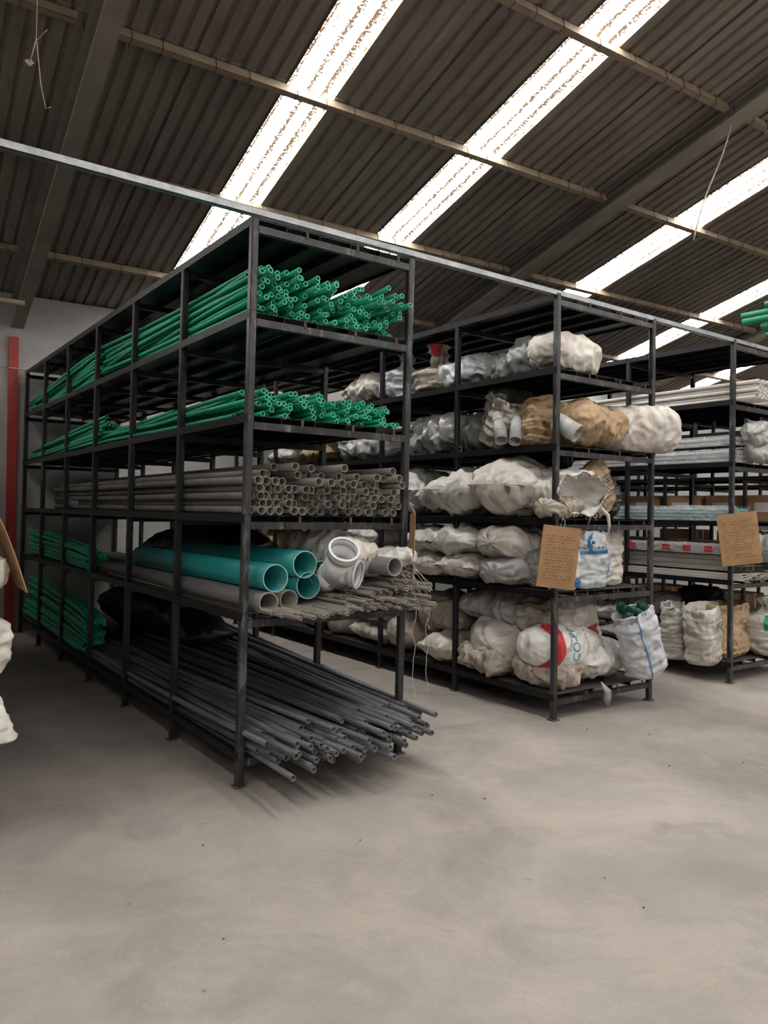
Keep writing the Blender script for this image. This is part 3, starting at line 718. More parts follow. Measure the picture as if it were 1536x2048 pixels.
    def mesh(s, name, m, nt=42, npn=58, extra=None):
        op = s.k.endswith('open'); v = []; f = []
        for i in range(nt + 1):
            for k in range(npn): v.append(s.at(i / nt, 2 * math.pi * k / npn))
        for i in range(nt):
            for k in range(npn):
                k2 = (k + 1) % npn; f.append((i * npn + k, i * npn + k2, (i + 1) * npn + k2, (i + 1) * npn + k))
        v.append(sum((v[k] for k in range(npn)), Vector()) / npn); c0 = len(v) - 1
        f += [(c0, (k + 1) % npn, k) for k in range(npn)]
        if op:
            # inside of the mouth: a second skin going down
            o = nt * npn; axis = (s.M @ (Vector((0, 0, -.35 * s.H)) if s.up else Vector((-.3 * s.L, 0, 0))))
            ctr = sum((v[o + k] for k in range(npn)), Vector()) / npn; base = len(v)
            for j in (1, 2):
                for k in range(npn): v.append(ctr + (v[o + k] - ctr) * (.95 - .2 * (j - 1)) + axis * (.5 * j))
            for j in range(2):
                a = o if j == 0 else base + (j - 1) * npn; b = base + j * npn
                f += [(a + k, a + (k + 1) % npn, b + (k + 1) % npn, b + k) for k in range(npn)]
            f.append(tuple(base + npn + k for k in range(npn)))
        else:
            o = nt * npn; v.append(sum((v[o + k] for k in range(npn)), Vector()) / npn); c1 = len(v) - 1
            f += [(c1, o + k, o + (k + 1) % npn) for k in range(npn)]
        return mesh(name, [tuple(p) for p in v], f, m, True)
    def patch(s, t0, t1, p0, p1, off=.004, n=(14, 22), skew=0):
        v = []; f = []
        for i in range(n[0] + 1):
            for j in range(n[1] + 1):
                a, b = i / n[0], j / n[1]; v.append(tuple(s.at(lerp(t0, t1, a) + skew * (b - .5), lerp(p0, p1, b), off)))
        for i in range(n[0]):
            for j in range(n[1]):
                q = i * (n[1] + 1) + j; f.append((q, q + 1, q + n[1] + 2, q + n[1] + 1))
        return v, f
    def text(s, txt, tc, pc, size, m, name='printed_text', along='t', flip=1, off=.006, pf=1):
        cu = bpy.data.curves.new('txt', 'FONT'); cu.body = txt; cu.size = 1; cu.align_x = 'CENTER'; cu.align_y = 'CENTER'; cu.resolution_u = 3
        to = bpy.data.objects.new('txt', cu); COL.objects.link(to); bpy.context.view_layer.update()
        me = to.to_mesh(); vs = [v.co.copy() for v in me.vertices]; fs = [tuple(p.vertices) for p in me.polygons]
        to.to_mesh_clear(); bpy.data.objects.remove(to); bpy.data.curves.remove(cu)
        ax = s.H if s.up else s.L; rad = (s.L + s.W) / 4 if s.up else (s.W + s.H) / 4
        out = []
        for c in vs:
            x, y = c.x * size, c.y * size
            dt, dp = (x / ax, y / rad) if along == 't' else (y / ax, x / rad)
            out.append(tuple(s.at(tc + dt * flip, pc + dp * pf, off)))
        return mesh(name, out, fs, m)
SACKS = []
def sack(label, kind, m, loc, size, yaw=0, tilt=0, roll=0, seed=1, name='sack', cat='sack', group=None, res=(60, 80), **kw):
    s = Sack(kind, loc, size, yaw, tilt, roll, seed, **kw)
    root = obj(name, s.mesh(name, m, *res), None, loc, None, label, cat, group)
    s.o = root; return s
def band(s, t0, t1, p0, p1, m, name='printed_band', skew=0, off=.006):
    v, f = s.patch(t0, t1, p0, p1, off, (24, 44), skew); obj(name, mesh(name, v, f, m, True), s.o)
def txt(s, t, tc, pc, size, m, along='t', flip=1, pf=1): obj('printed_text', s.text(t, tc, pc, size, m, along=along, flip=flip, pf=pf), s.o)

PI = math.pi
def scrawl(s, t0, t1, p0, p1, rows, m, sd=1, th=.0022):
    # unreadable small print: short broken strokes following the cloth
    rg = random.Random(sd); q = MB()
    for k in range(rows):
        t = lerp(t0, t1, (k + .5) / rows); p = p0
        while p < p1:
            l = rg.uniform(.03, .12); q.tube([s.at(t + rg.uniform(-.008, .008), p + l * i / 3, .008) for i in range(4)], th, 4); p += l + rg.uniform(.03, .10)
    obj('small_print', q.mesh('small_print', m), s.o)
sack('long black plastic bundle lying behind the teal pipes', 'pillow', BLACKBAG, (AX + .80, Y0 + 2.55, 1.0005), (2.3, .50, .46), 88, 3, 0, seed=201, name='plastic_bundle', cat='plastic bundle', wr=.5)
sack('long black plastic bundle lying behind the dark conduits on the bottom shelf', 'pillow', BLACKBAG, (AX + .84, Y0 + 3.9, .2005), (3.2, .44, .60), 89, 0, 0, seed=202, name='plastic_bundle', cat='plastic bundle', wr=.4)
# --- middle rack, upper shelf
z = 2.7545
sack('cream sack lying on the upper shelf of the middle rack, farthest back', 'pillow', S_CREAM, (4.90, 7.0, z), (.82, .5, .33), 92, seed=1)
s = sack('bluish white sack standing with a tied neck on the upper shelf', 'up_tied', S_BLUE, (4.85, 6.40, z), (.50, .44, .50), 10, seed=2, neck=.78)
s = sack('beige sack with twisted neck and a red mark on the upper shelf', 'up_tied', S_DIRTY, (4.84, 5.84, z), (.54, .48, .49), 40, seed=3, neck=.66)
band(s, .80, 1.0, 2.6, 3.6, RED, 'red_mark')
sack('pale blue plastic bag slumped behind the post on the upper shelf', 'round', S_PALE, (4.86, 5.40, z), (.78, .52, .30), 86, seed=4, wr=1.2)
sack('small stained grey sack between the pale blue bag and the folded sack', 'sausage', S_GREY, (4.90, 4.92, z), (.44, .40, .25), 84, seed=5)
s = sack('grey sack with a folded-over top on the upper shelf', 'halfpillow', S_GREY, (4.88, 4.50, z), (.58, .46, .34), 100, seed=6, wr=1.2)
sack('cream sack slumped at the front corner of the upper shelf', 'round', S_CREAM, (4.86, 4.26, z), (.66, .50, .34), 0, 10, 0, seed=7, wr=.75)
# --- second shelf
z = 2.1545
sack('long cloudy plastic bag far back on the second shelf of the middle rack', 'sausage', S_CLEAR, (4.86, 6.95, z), (1.15, .46, .26), 91, seed=8, wr=1.2)
sack('silvery plastic-wrapped bundle on the second shelf of the middle rack', 'sausage', S_CLEAR, (4.86, 5.74, z), (.92, .48, .33), 84, seed=9, wr=1.3)
sack('dark grey dusty sack behind the post on the second shelf', 'round', mat('dark_grey_sack', (.10, .10, .095), (.16, .155, .145), 4, .5, bump=.5, bscale=9, ntype='RIDGED_MULTIFRACTAL'), (4.92, 5.18, z), (.60, .5, .38), 80, seed=10)
s4 = sack('brown-grey sack torn open over grey plastic pipe pieces', 'up_open', S_TAN, (4.86, 4.92, z), (.56, .44, .48), -112, 26, 0, seed=11, wr=.9)
sack('crumpled kraft paper bag behind the corner post on the second shelf', 'up_open', KRAFT, (4.72, 4.38, z), (.30, .32, .40), 60, 10, 0, seed=12, name='paper_bag', cat='paper bag', wr=1.1)
s = sack('large torn kraft paper bag lying on the second shelf front', 'pillow', KRAFT, (5.06, 4.27, z), (.80, .60, .40), 4, 0, 0, seed=13, name='paper_bag', cat='paper bag', wr=1.1)
band(s, .58, .74, .9, 1.5, BLUE, 'blue_patch')
s = sack('grey-white rolled sack with a gathered end overhanging the second shelf', 'sausage', S_CREAM, (5.60, 4.12, z), (.80, .42, .40), -40, seed=14, wr=.55, pleat=3.0)
# plastic pipe pieces
def stubpipe(name, a, b_, ro, m, label, ties=False):
    mm = MB().pipe([(0, 0, 0), tuple(Vector(b_) - Vector(a))], ro, ro - .005, 22, 0, 0).mesh(name, m)
    o = obj(name, mm, None, a, label=label, cat='pipe offcut')
    if ties:
        d = Vector(b_) - Vector(a); dn_ = d.normalized(); x_ = dn_.cross(Vector((0, 0, 1))).normalized(); y_ = dn_.cross(x_)
        for t in (.3, .7):
            pts = [d * t + (x_ * math.cos(q) + y_ * math.sin(q)) * (ro + .003) for q in [i * .4 for i in range(17)]]
            obj('string', MB().tube(pts, .003, 5).mesh('string', STRING), o)
    return o
stubpipe('pipe_offcut', (4.50, 4.60, 2.215), (4.62, 4.76, 2.45), .055, PVCG, 'grey-white pipe piece tied with string in front of the torn sack', True)
stubpipe('pipe_offcut', (4.52, 4.46, 2.20), (4.70, 4.60, 2.46), .055, PVCG, 'grey-white pipe piece leaning beside the tied one')
stubpipe('pipe_offcut', (4.58, 4.70, 2.60), (4.72, 4.86, 2.40), .055, BIGG, 'dark grey pipe piece sticking out of the torn sack mouth')
stubpipe('pipe_coupling', (4.70, 3.96, 2.24), (4.64, 4.13, 2.35), .074, PVCG, 'grey pipe coupling lying beside the corner post', True)
stubpipe('pipe_offcut', (4.555, 5.19, 2.182), (4.75, 5.42, 2.182), .026, SILVER, 'thin grey tube end at the shelf edge beside the dark sack')
# --- third shelf
z = 1.5745
sack('white sack drooping over the edge of the third shelf, farthest back', 'halfpillow', S_WHITE, (4.84, 5.95, z), (.72, .44, .44), 0, 0, seed=15)
sack('crumpled clear plastic bag on the third shelf', 'halfpillow', S_CLEAR, (4.80, 5.56, z), (.62, .42, .28), 5, seed=16, wr=1.6)
s = sack('white sack with a flat sewn end second from the corner on the third shelf', 'halfpillow', S_WHITE, (4.84, 5.26, z), (.84, .58, .40), 14, 4, 0, seed=17, wr=.9)
s = sack('big white sack with a flat sewn end next to the corner on the third shelf', 'halfpillow', S_CREAM, (4.84, 4.66, z), (.92, .62, .47), 16, 4, 0, seed=18, wr=.85)
s = sack('open white woven sack with a frayed mouth on the third shelf front', 'open', S_WHITE, (4.82, 4.24, z + .22), (.56, .52, .36), -100, 4, 0, seed=19, wr=1.0, rest=False)
fr = random.Random(6); mm = MB()
for i in range(46):
    p = s.at(1, 2 * PI * i / 46); q = p + Vector((fr.uniform(-.03, .03), fr.uniform(-.04, .0), fr.uniform(-.06, -.02)))
    mm.tube([p, (p + q) / 2 + Vector((fr.uniform(-.01, .01), -.01, 0)), q], .0022, 4)
tw = s.at(1, 5.6); mm.tube([tw, tw + Vector((.05, -.03, -.06)), tw + Vector((.07, -.03, -.14)), tw + Vector((.06, -.03, -.21))], [.012, .016, .012, .004], 6)
obj('frayed_threads', mm.mesh('frayed_threads', STRING), s.o)
sack('small tied beige bag under the frayed open sack', 'sausage', S_DIRTY, (4.70, 4.14, z), (.44, .26, .16), 8, seed=20, wr=1.3)
s = sack('kraft paper sack with printed lines leaning on the third shelf front', 'up_pillow', KRAFT, (5.36, 4.22, z), (.36, .24, .48), 10, -30, 0, seed=21, name='paper_bag', cat='paper bag', wr=.6)
for i in range(7):
    t0 = .36 + i * .065
    band(s, t0, t0 + .022, 4.0, 5.4, INK, 'printed_line')
sack('black plastic bag slumped behind the printed kraft sack', 'up_tied', BLACKBAG, (5.22, 4.55, z), (.60, .5, .56), 0, -6, 0, seed=22, name='plastic_bag', cat='plastic bag')
sack('thin black plastic bag hanging at the right end of the third shelf', 'up_round', BLACKBAG, (5.50, 4.30, z), (.22, .26, .42), 0, -14, 0, seed=23, name='plastic_bag', cat='plastic bag')
# --- lower shelf
z = 1.0045
for (y, w_, h, zz, m_, sd, lbl) in (
        (5.66, .58, .23, z, S_CREAM, 24, 'cream sack in the bottom layer of the lower shelf, third from the corner'),
        (5.13, .58, .23, z, S_CREAM, 25, 'cream sack with a puckered end in the bottom layer, second from the corner'),
        (4.64, .52, .22, z, S_GREY, 26, 'grey sack in the bottom layer of the lower shelf, nearest the corner'),
        (5.66, .58, .28, z + .205, S_CREAM, 27, 'cream sack in the top layer of the lower shelf, third from the corner'),
        (5.22, .66, .31, z + .20, S_CLEAN, 28, 'shiny white sack with a flat sewn end in the top layer, second from the corner'),
        (4.67, .56, .29, z + .19, S_CREAM, 29, 'cream sack in the top layer of the lower shelf, nearest the corner')):
    sack(lbl, 'halfpillow' if sd in (27, 28, 25) else 'sausage', m_, (4.88, y, zz), (.86, w_, h), {28: -5, 27: 6}.get(sd, 0), seed=sd, wr=.75, pleat=1.6)
sack('grey upright sack behind the hanging tag', 'up_tied', S_GREY, (4.78, 4.33, z), (.34, .22, .47), 0, seed=30, neck=.86)
s = sack('white sack with blue print half hidden by the hanging tag', 'up_open', S_WHITE, (4.71, 4.10, z), (.36, .16, .46), 4, seed=31, wr=.6)
band(s, .04, .20, 3.8, 5.6, BLUE, 'blue_band', .06); band(s, .72, .80, 5.0, 5.8, BLUE, 'blue_mark')
s = sack('white sack with a round blue logo and a blue band on the lower shelf', 'up_open', S_BLUE, (5.05, 4.14, z), (.46, .24, .48), 2, seed=32, wr=.55)
band(s, .60, .66, 3.75, 5.05, BLUE, 'blue_band', .03); band(s, .02, .60, 5.30, 5.34, BLUE, 'blue_stitch_line')
cx_, cp = .80, 4.2
for rr in (.0, .034, .048, .062):
    if rr: pts = [s.at(cx_ + rr * math.sin(q) / .48, cp + .30 + rr * math.cos(q) / .23, .005) for q in [1.7 + i * .28 for i in range(11)]]
    else: pts = [s.at(cx_ - .004, cp + .27, .005), s.at(cx_ - .004, cp + .34, .005)]
    obj('logo_ring', MB().tube(pts, .0055 if rr else .014, 6).mesh('logo_ring', BLUE), s.o)
scrawl(s, .67, .73, 3.9, 5.0, 2, INK, 4, .0035)
s = sack('plain crumpled white sack at the far right of the lower shelf', 'up_open', S_CREAM, (5.40, 4.28, z), (.40, .26, .50), -6, seed=33, wr=.9)
# further back on the lower shelf
s = sack('white sack with a red end far back on the lower shelf', 'halfpillow', S_WHITE, (4.86, 6.75, z + .2), (.8, .5, .26), 0, seed=34); band(s, .04, .3, -.7, .9, RED, 'red_band')
# --- bottom shelf
z = .2045
sack('grey-white bag lying on top of the pile at the bottom shelf', 'pillow', S_GREY, (4.92, 4.92, .60), (.80, .5, .33), 96, 0, 0, seed=35, wr=.9)
s = sack('big round cream sack bulging from the bottom shelf', 'round', S_CREAM, (4.84, 4.83, .27), (.62, .60, .47), 20, 0, seed=36, wr=.6, pleat=1.5)
sack('ruffled dirty bag squashed under the big round sack', 'sausage', S_DIRTY, (4.72, 4.90, z), (.56, .50, .20), 80, 0, seed=37, wr=1.9)
sack('dirty brown-stained round sack behind the corner post', 'round', S_DIRTY, (5.00, 4.55, .54), (.56, .46, .36), 40, 0, seed=38, wr=1.0)
sack('dirty beige sack lying under the lettered sack', 'sausage', S_DIRTY, (4.92, 4.34, z), (.74, .48, .24), 12, 0, seed=39)
s = sack('white sack with red bands and blue lettering lying across the corner', 'sausage', S_CLEAN, (4.95, 4.31, .32), (.88, .42, .36), 4, 7, 0, seed=40, wr=.4, nexp=2.1)
band(s, .10, .25, 1.7, 5.6, RED, 'red_band', -.03)
txt(s, 'CO-PP', .42, 2.80, .105, TEALT, along='p', flip=-1, pf=-1)
scrawl(s, .32, .35, 2.2, 3.2, 1, INK, 5); scrawl(s, .56, .60, 2.2, 3.2, 1, INK, 6); scrawl(s, .80, .86, 2.1, 3.3, 2, INK, 7)
s = sack('stained white sack with a red square leaning in the bottom shelf', 'up_tied', S_CREAM, (5.24, 4.42, .40), (.54, .36, .58), 6, -12, 0, seed=41, rest=False, neck=.93, wr=.6)
band(s, .24, .46, 4.55, 5.15, RED, 'red_square')
s = sack('bluish white sack of green fittings leaning out of the bottom shelf', 'up_open', S_BLUE, (5.57, 3.90, .262), (.36, .28, .58), -8, -20, 0, seed=42, wr=.6)
band(s, .03, .97, 4.35, 4.42, BLUE, 'blue_stitch_line')
top = s.loc + s.at(.97, 0) * .5 + s.at(.97, PI) * .5
fm_ = mat('dark_green_fitting', (.004, .06, .035), (.006, .085, .05), 4, .4)
for i, (a, b_, c_) in enumerate(((-.10, -.05, .03), (.0, -.07, .05), (.09, -.02, .04), (-.04, .05, .05), (.05, .06, .03))):
    p = top + Vector((a, b_, c_ - .03)); q = MB()
    stub(q, (0, 0, .055), (.01, .02, -.045), .042, .030, .03)
    obj('pipe_fitting', q.mesh('pipe_fitting', fm_), None, p, (.4 * i, .5 - .3 * i, i), 'dark green pipe fitting in the mouth of the bluish sack', 'pipe fitting', 'green fittings in the bluish sack')
s = sack('white sack lying at the bottom shelf front beside the post', 'pillow', S_CLEAN, (5.36, 4.34, z), (.76, .50, .36), 10, 0, 0, seed=43, wr=.8)
mm = MB().tube([(5.06, 3.98, .26), (5.09, 4.0 - .06, .19), (5.12, 3.965, .12), (5.135, 3.97, .05)], [.004, .03, .035, .006], 8)
obj('plastic_scrap', mm.mesh('plastic_scrap', FILM), None, (0, 0, 0), label='strip of clear plastic film hanging from the bottom shelf edge', cat='plastic scrap')
# bags further along the left side of the middle rack
for (x, y, zz, L_, W_, H_, yaw, m_, kd, sd, lbl) in (
        (4.84, 5.62, .46, .62, .56, .36, 20, S_DIRTY, 'round', 50, 'dirty beige sack on top of the bottom shelf pile beside the grey-white bag'),
        (4.82, 5.50, z, .60, .44, .30, 10, S_CREAM, 'halfpillow', 51, 'cream sack low in the bottom shelf pile with a torn end'),
        (4.84, 6.10, z, .66, .50, .36, 0, S_DIRTY, 'round', 52, 'brown-stained round sack on the bottom shelf past the second post'),
        (4.86, 6.68, z, .74, .52, .25, 90, S_CREAM, 'pillow', 53, 'flat cream sack on the bottom shelf past the second post'),
        (4.86, 6.62, .44, .66, .5, .30, 84, S_GREY, 'round', 54, 'grey sack stacked on the flat cream sack'),
        (4.86, 7.35, z, .6, .5, .42, 30, S_CREAM, 'round', 55, 'cream sack on the bottom shelf near the third post'),
        (4.86, 7.95, z, .6, .5, .36, 70, S_DIRTY, 'round', 56, 'dirty sack on the bottom shelf past the third post'),
        (4.86, 8.6, z, .7, .5, .40, 90, S_CREAM, 'pillow', 57, 'cream sack on the bottom shelf near the back of the rack'),
        (4.86, 9.3, z, .6, .5, .36, 40, S_GREY, 'round', 58, 'grey sack at the very back of the bottom shelf'),
        (4.86, 6.25, 1.0045, .8, .5, .25, 0, S_CREAM, 'halfpillow', 59, 'cream sack on the lower shelf just past the second post'),
        (4.86, 6.80, 1.0045, .8, .5, .22, 0, S_DIRTY, 'sausage', 60, 'dirty sack under the one with the red end'),
        (4.86, 7.30, 1.0045, .42, .4, .5, 0, S_CREAM, 'up_tied', 61, 'cream sack standing tied on the lower shelf by the third post'),
        (4.86, 7.80, 1.0045, .4, .4, .46, 0, S_WHITE, 'up_open', 62, 'white sack standing open on the lower shelf past the third post'),
        (4.86, 8.3, 1.0045, .42, .4, .42, 0, S_GREY, 'up_tied', 63, 'grey sack standing on the lower shelf near the back'),
        (4.86, 9.0, 1.0045, .7, .5, .4, 60, KRAFT, 'round', 64, 'brown paper bundle on the lower shelf near the back'),
        (4.86, 6.55, 1.5745, .7, .5, .32, 0, S_GREY, 'halfpillow', 65, 'grey sack on the third shelf past the second post'),
        (4.86, 7.2, 1.5745, .7, .6, .30, 0, S_CREAM, 'halfpillow', 66, 'cream sack on the third shelf near the third post'),
        (4.86, 8.0, 1.5745, .7, .6, .30, 90, S_TAN, 'pillow', 67, 'brown-grey sack on the third shelf past the third post'),
        (4.86, 7.9, 2.1545, .7, .5, .28, 90, KRAFT, 'pillow', 68, 'kraft paper bundle far back on the second shelf of the middle rack'),
        (4.86, 8.8, 2.1545, .7, .5, .30, 80, S_CREAM, 'pillow', 69, 'cream sack at the back of the second shelf')):
    sack(lbl, kd, m_, (x, y, zz), (L_, W_, H_), yaw, seed=sd, res=(30, 40), wr=.9)
for (x, y, zz, sd, m_, lbl) in ((5.45, 5.1, .2045, 70, S_CREAM, 'cream sack behind the first row on the bottom shelf'), (5.45, 5.7, .2045, 71, S_DIRTY, 'dirty sack in the second row of the bottom shelf'),
                                (5.5, 6.3, .2045, 72, S_GREY, 'grey sack in the second row past the post'), (5.42, 4.78, .45, 73, S_CREAM, 'cream sack wedged behind the sack with green fittings')):
    sack(lbl, 'round', m_, (x, y, zz), (.62, .5, .44), 40, seed=sd, res=(24, 32))

# torn sack with the grey pipe on the front rack's lower shelf
s = sack('torn beige sack wrapped round the grey pipe on the lower shelf', 'sausage', S_CREAM, (AX + .78, Y0 + .30, 1.19), (.76, .34, .24), 96, 0, 0, seed=80, wr=1.3)
mm = MB(); fr = random.Random(9)
base = Vector((AX + 1.0, Y0 - .06, 1.26))
for i in range(26):
    a = base + Vector((fr.uniform(-.06, .08), fr.uniform(-.03, .05), fr.uniform(-.06, .04))); b_ = a + Vector((fr.uniform(.06, .22), fr.uniform(-.16, -.02), fr.uniform(-.20, -.08)))
    mm.tube([a, lerp(a, b_, .5) + Vector((.02, 0, .04)), b_], .0014, 4)
obj('frayed_threads', mm.mesh('frayed_threads', STRING), s.o, (-s.loc.x, -s.loc.y, -s.loc.z))
s = sack('crumpled white plastic flap trailing off the torn beige sack', 'halfpillow', S_WHITE, (AX + 1.0, Y0 + .0, 1.17), (.42, .16, .12), 128, 18, 0, seed=81, wr=1.8, res=(24, 30))
for (x, y, z0, z1, lbl) in ((AX + 1.06, Y0 - .26, 1.03, .42, 'long white thread hanging from the lower shelf, nearer the post'), (AX + 1.20, Y0 - .22, 1.02, .44, 'long white thread hanging from the lower shelf, farther right'), (AX + 1.16, Y0 - .27, 1.03, .86, 'short white thread hanging off a thin pipe end')):
    mm = MB().tube([(.012 * math.sin(i * 1.3), .01 * math.cos(i * 1.9), lerp(0, z1 - z0, i / 12)) for i in range(13)], .0019, 5)
    obj('thread', mm.mesh('thread', STRING), None, (x, y, z0), label=lbl, cat='thread')

# third rack: bags on the bottom shelf, wraps above
z = .2045
s = sack('narrow white sack with dark print and a blue patch on the third rack', 'up_open', S_WHITE, (7.12, 4.66, z - .06), (.32, .28, .58), 20, -10, 0, seed=90, wr=.7); band(s, .72, .85, 4.0, 5.6, BLUE, 'blue_patch', .05)
scrawl(s, .22, .62, 3.9, 5.2, 7, INK, 8)
s = sack('plump white sack tied at the foot on the third rack', 'up_open', S_CREAM, (7.10, 4.32, z - .06), (.35, .34, .60), 10, -14, 0, seed=91, wr=.6)
scrawl(s, .60, .74, 4.2, 5.0, 4, INK, 9)
sack('large crumpled kraft paper bag behind the third rack post', 'up_open', KRAFT, (7.40, 4.30, z), (.62, .38, .54), 4, 0, 0, seed=92, name='paper_bag', cat='paper bag', wr=.8)
s = sack('white and green sack at the right end of the bottom shelf', 'up_tied', S_WHITE, (7.86, 4.08, z), (.46, .42, .60), 0, seed=93, neck=.85); band(s, .45, .7, 3.4, 4.3, GREENF, 'green_print')
sack('grey plastic-wrapped slab leaning on the third rack bottom shelf', 'pillow', S_CLEAR, (7.45, 5.35, .42), (1.1, .5, .26), 100, 14, 0, seed=94, wr=.5)
sack('flat grey plastic parcel under the leaning slab', 'pillow', S_GREY, (7.4, 5.25, z), (.9, .6, .2), 92, 0, 0, seed=95, wr=.5)
sack('black plastic bag behind the white sacks on the third rack', 'round', BLACKBAG, (7.7, 4.75, z), (.7, .6, .62), 30, 0, 0, seed=96, name='plastic_bag', cat='plastic bag')
sack('beige sack at the back of the third rack bottom shelf', 'round', S_CREAM, (7.5, 6.4, z), (.8, .6, .5), 30, 0, 0, seed=97)
sack('crumpled end of the plastic wrap round the upper silver pipes', 'round', FILM, (7.40, 3.92, 2.29), (.56, .26, .22), 4, 0, 0, seed=98, name='plastic_wrap_end', cat='plastic wrap', wr=2.2, pleat=.2)
sack('crumpled end of the plastic wrap round the lower silver pipes', 'round', FILM, (7.48, 3.90, 2.1545), (.60, .28, .19), -6, 0, 0, seed=99, name='plastic_wrap_end', cat='plastic wrap', wr=2.2, pleat=.2)
sack('crumpled end of the printed plastic wrap beside the third hanging tag', 'round', FILM, (7.66, 3.92, 1.16), (.50, .34, .26), 0, 0, 0, seed=100, name='plastic_wrap_end', cat='plastic wrap', wr=2.2, pleat=.2)
def wrapshell(label, x0, x1, z0, z1, y0, y1, sd, prints=False):
    v = []; f = []; n = 30; sec = [(x0, z0), (x0, lerp(z0, z1, .5)), (x0, z1), (lerp(x0, x1, .33), z1), (lerp(x0, x1, .66), z1), (x1, z1), (x1, z0)]
    for i in range(n + 1):
        y = lerp(y0, y1, i / n)
        for k, (x, zz) in enumerate(sec):
            nn = noise.noise(Vector((x * 9 + sd, y * 5, zz * 9))) * .012
            v.append((x - (nn if k < 3 else 0), y, zz + (nn if 1 < k < 6 else 0)))
    m_ = len(sec)
    for i in range(n):
        for k in range(m_ - 1): f.append((i * m_ + k, i * m_ + k + 1, (i + 1) * m_ + k + 1, (i + 1) * m_ + k))
    o = obj('plastic_wrap', mesh('plastic_wrap', v, f, WRAP, True), None, label=label, cat='plastic wrap')
    if prints:
        q = MB(); y = y0 + .25
        while y < y1:
            for dz in (.018, .052): q.add([(x0 - .014, y, z0 + dz), (x0 - .014, y + .09, z0 + dz + .004), (x0 - .014, y + .085, z0 + dz + .028), (x0 - .014, y - .005, z0 + dz + .024)], [(0, 1, 2, 3)])
            y += .42 if int(y * 10) % 2 else .24
        obj('red_lettering', q.mesh('red_lettering', RED), o)
wrapshell('clear wrap over the upper silver pipes on the third rack', CX - .02, CX + .36, 2.315, 2.42, Y0 - .02, Y0 + 5.2, 1)
wrapshell('clear wrap over the lower silver pipes on the third rack', CX - .02, CX + .36, 2.154, 2.285, Y0 - .02, Y0 + 5.2, 2)
wrapshell('clear wrap over the pale aqua pipes on the third rack', CX - .02, CX + .36, 1.574, 1.725, Y0 + .02, Y0 + 5.4, 3)
wrapshell('clear wrap with red print over the profiles on the third rack', CX - .01, CX + .88, 1.245, 1.352, Y0 - .06, Y0 + 5.4, 4, True)

# ------------------------------------------------------------------ hanging cardboard tags
def tag(label, loc, w_, h, yaw, roll, sd, rows=15):
    nx, nz_ = 8, 10; v = []; f = []
    def pt(u, vv, off=0):
        return ((u - .5) * w_, .012 * math.sin(u * 3 + sd) - .018 * vv * vv * math.sin(sd * 2) + off + .006 * noise.noise(Vector((u * 3, vv * 3, sd))), -vv * h)
    for off in (0, .004):
        for j in range(nz_ + 1):
            for i in range(nx + 1): v.append(pt(i / nx, j / nz_, off))
    q = (nx + 1); o2 = q * (nz_ + 1)
    for j in range(nz_):
        for i in range(nx):
            a = j * q + i; f.append((a, a + 1, a + q + 1, a + q)); f.append((o2 + a, o2 + a + q, o2 + a + q + 1, o2 + a + 1))
    bd = [i for i in range(q)] + [j * q + nx for j in range(1, nz_ + 1)] + [nz_ * q + i for i in range(nx - 1, -1, -1)] + [j * q for j in range(nz_ - 1, 0, -1)]
    f += [(bd[(k + 1) % len(bd)], bd[k], bd[k] + o2, bd[(k + 1) % len(bd)] + o2) for k in range(len(bd))]
    rot = Matrix.Rotation(R(yaw), 3, 'Z') @ Matrix.Rotation(R(roll), 3, 'Y')
    o = obj('cardboard_tag', mesh('cardboard_tag', v, f, CARD, False), None, loc, rot, label, 'tag')
    rg = random.Random(sd); ink = MB()
    for k in range(rows):
        vv = .16 + .74 * k / rows; u = .10 + rg.random() * .06
        while u < .86:
            ln = rg.uniform(.02, .07); p = []
            for s_ in range(5):
                uu = u + ln * s_ / 4; p.append(pt(uu, vv + rg.uniform(-.008, .008) + .02 * (.5 - uu), -.0022))
            ink.tube(p, .0011, 4); u += ln + rg.choice((.008, .012, .03, .08))
            if rg.random() < .08: break
    obj('handwriting', ink.mesh('handwriting', INK), o)
    wl = MB().tube([(-.01, .0, -.015), (-.02, -.008, .01), (-.005, .0, .05), (.0, .03, .07), (.02, .02, .05), (.015, -.004, .01), (.01, 0, -.012)], .0022, 5)
    obj('wire_loop', wl.mesh('wire_loop', STRING), o)
tag('brown cardboard tag with handwriting hanging at the corner of the middle rack', (4.57, 3.985, 1.515), .30, .48, -30, 6, 3)
tag('brown cardboard tag seen edge-on hanging from the front rack', (AX + AW + .06, Y0 - .045, 1.60), .27, .45, 54, 3, 5)
tag('brown cardboard tag hanging from the third rack post', (7.04, 3.985, 1.655), .37, .50, -40, -8, 8)

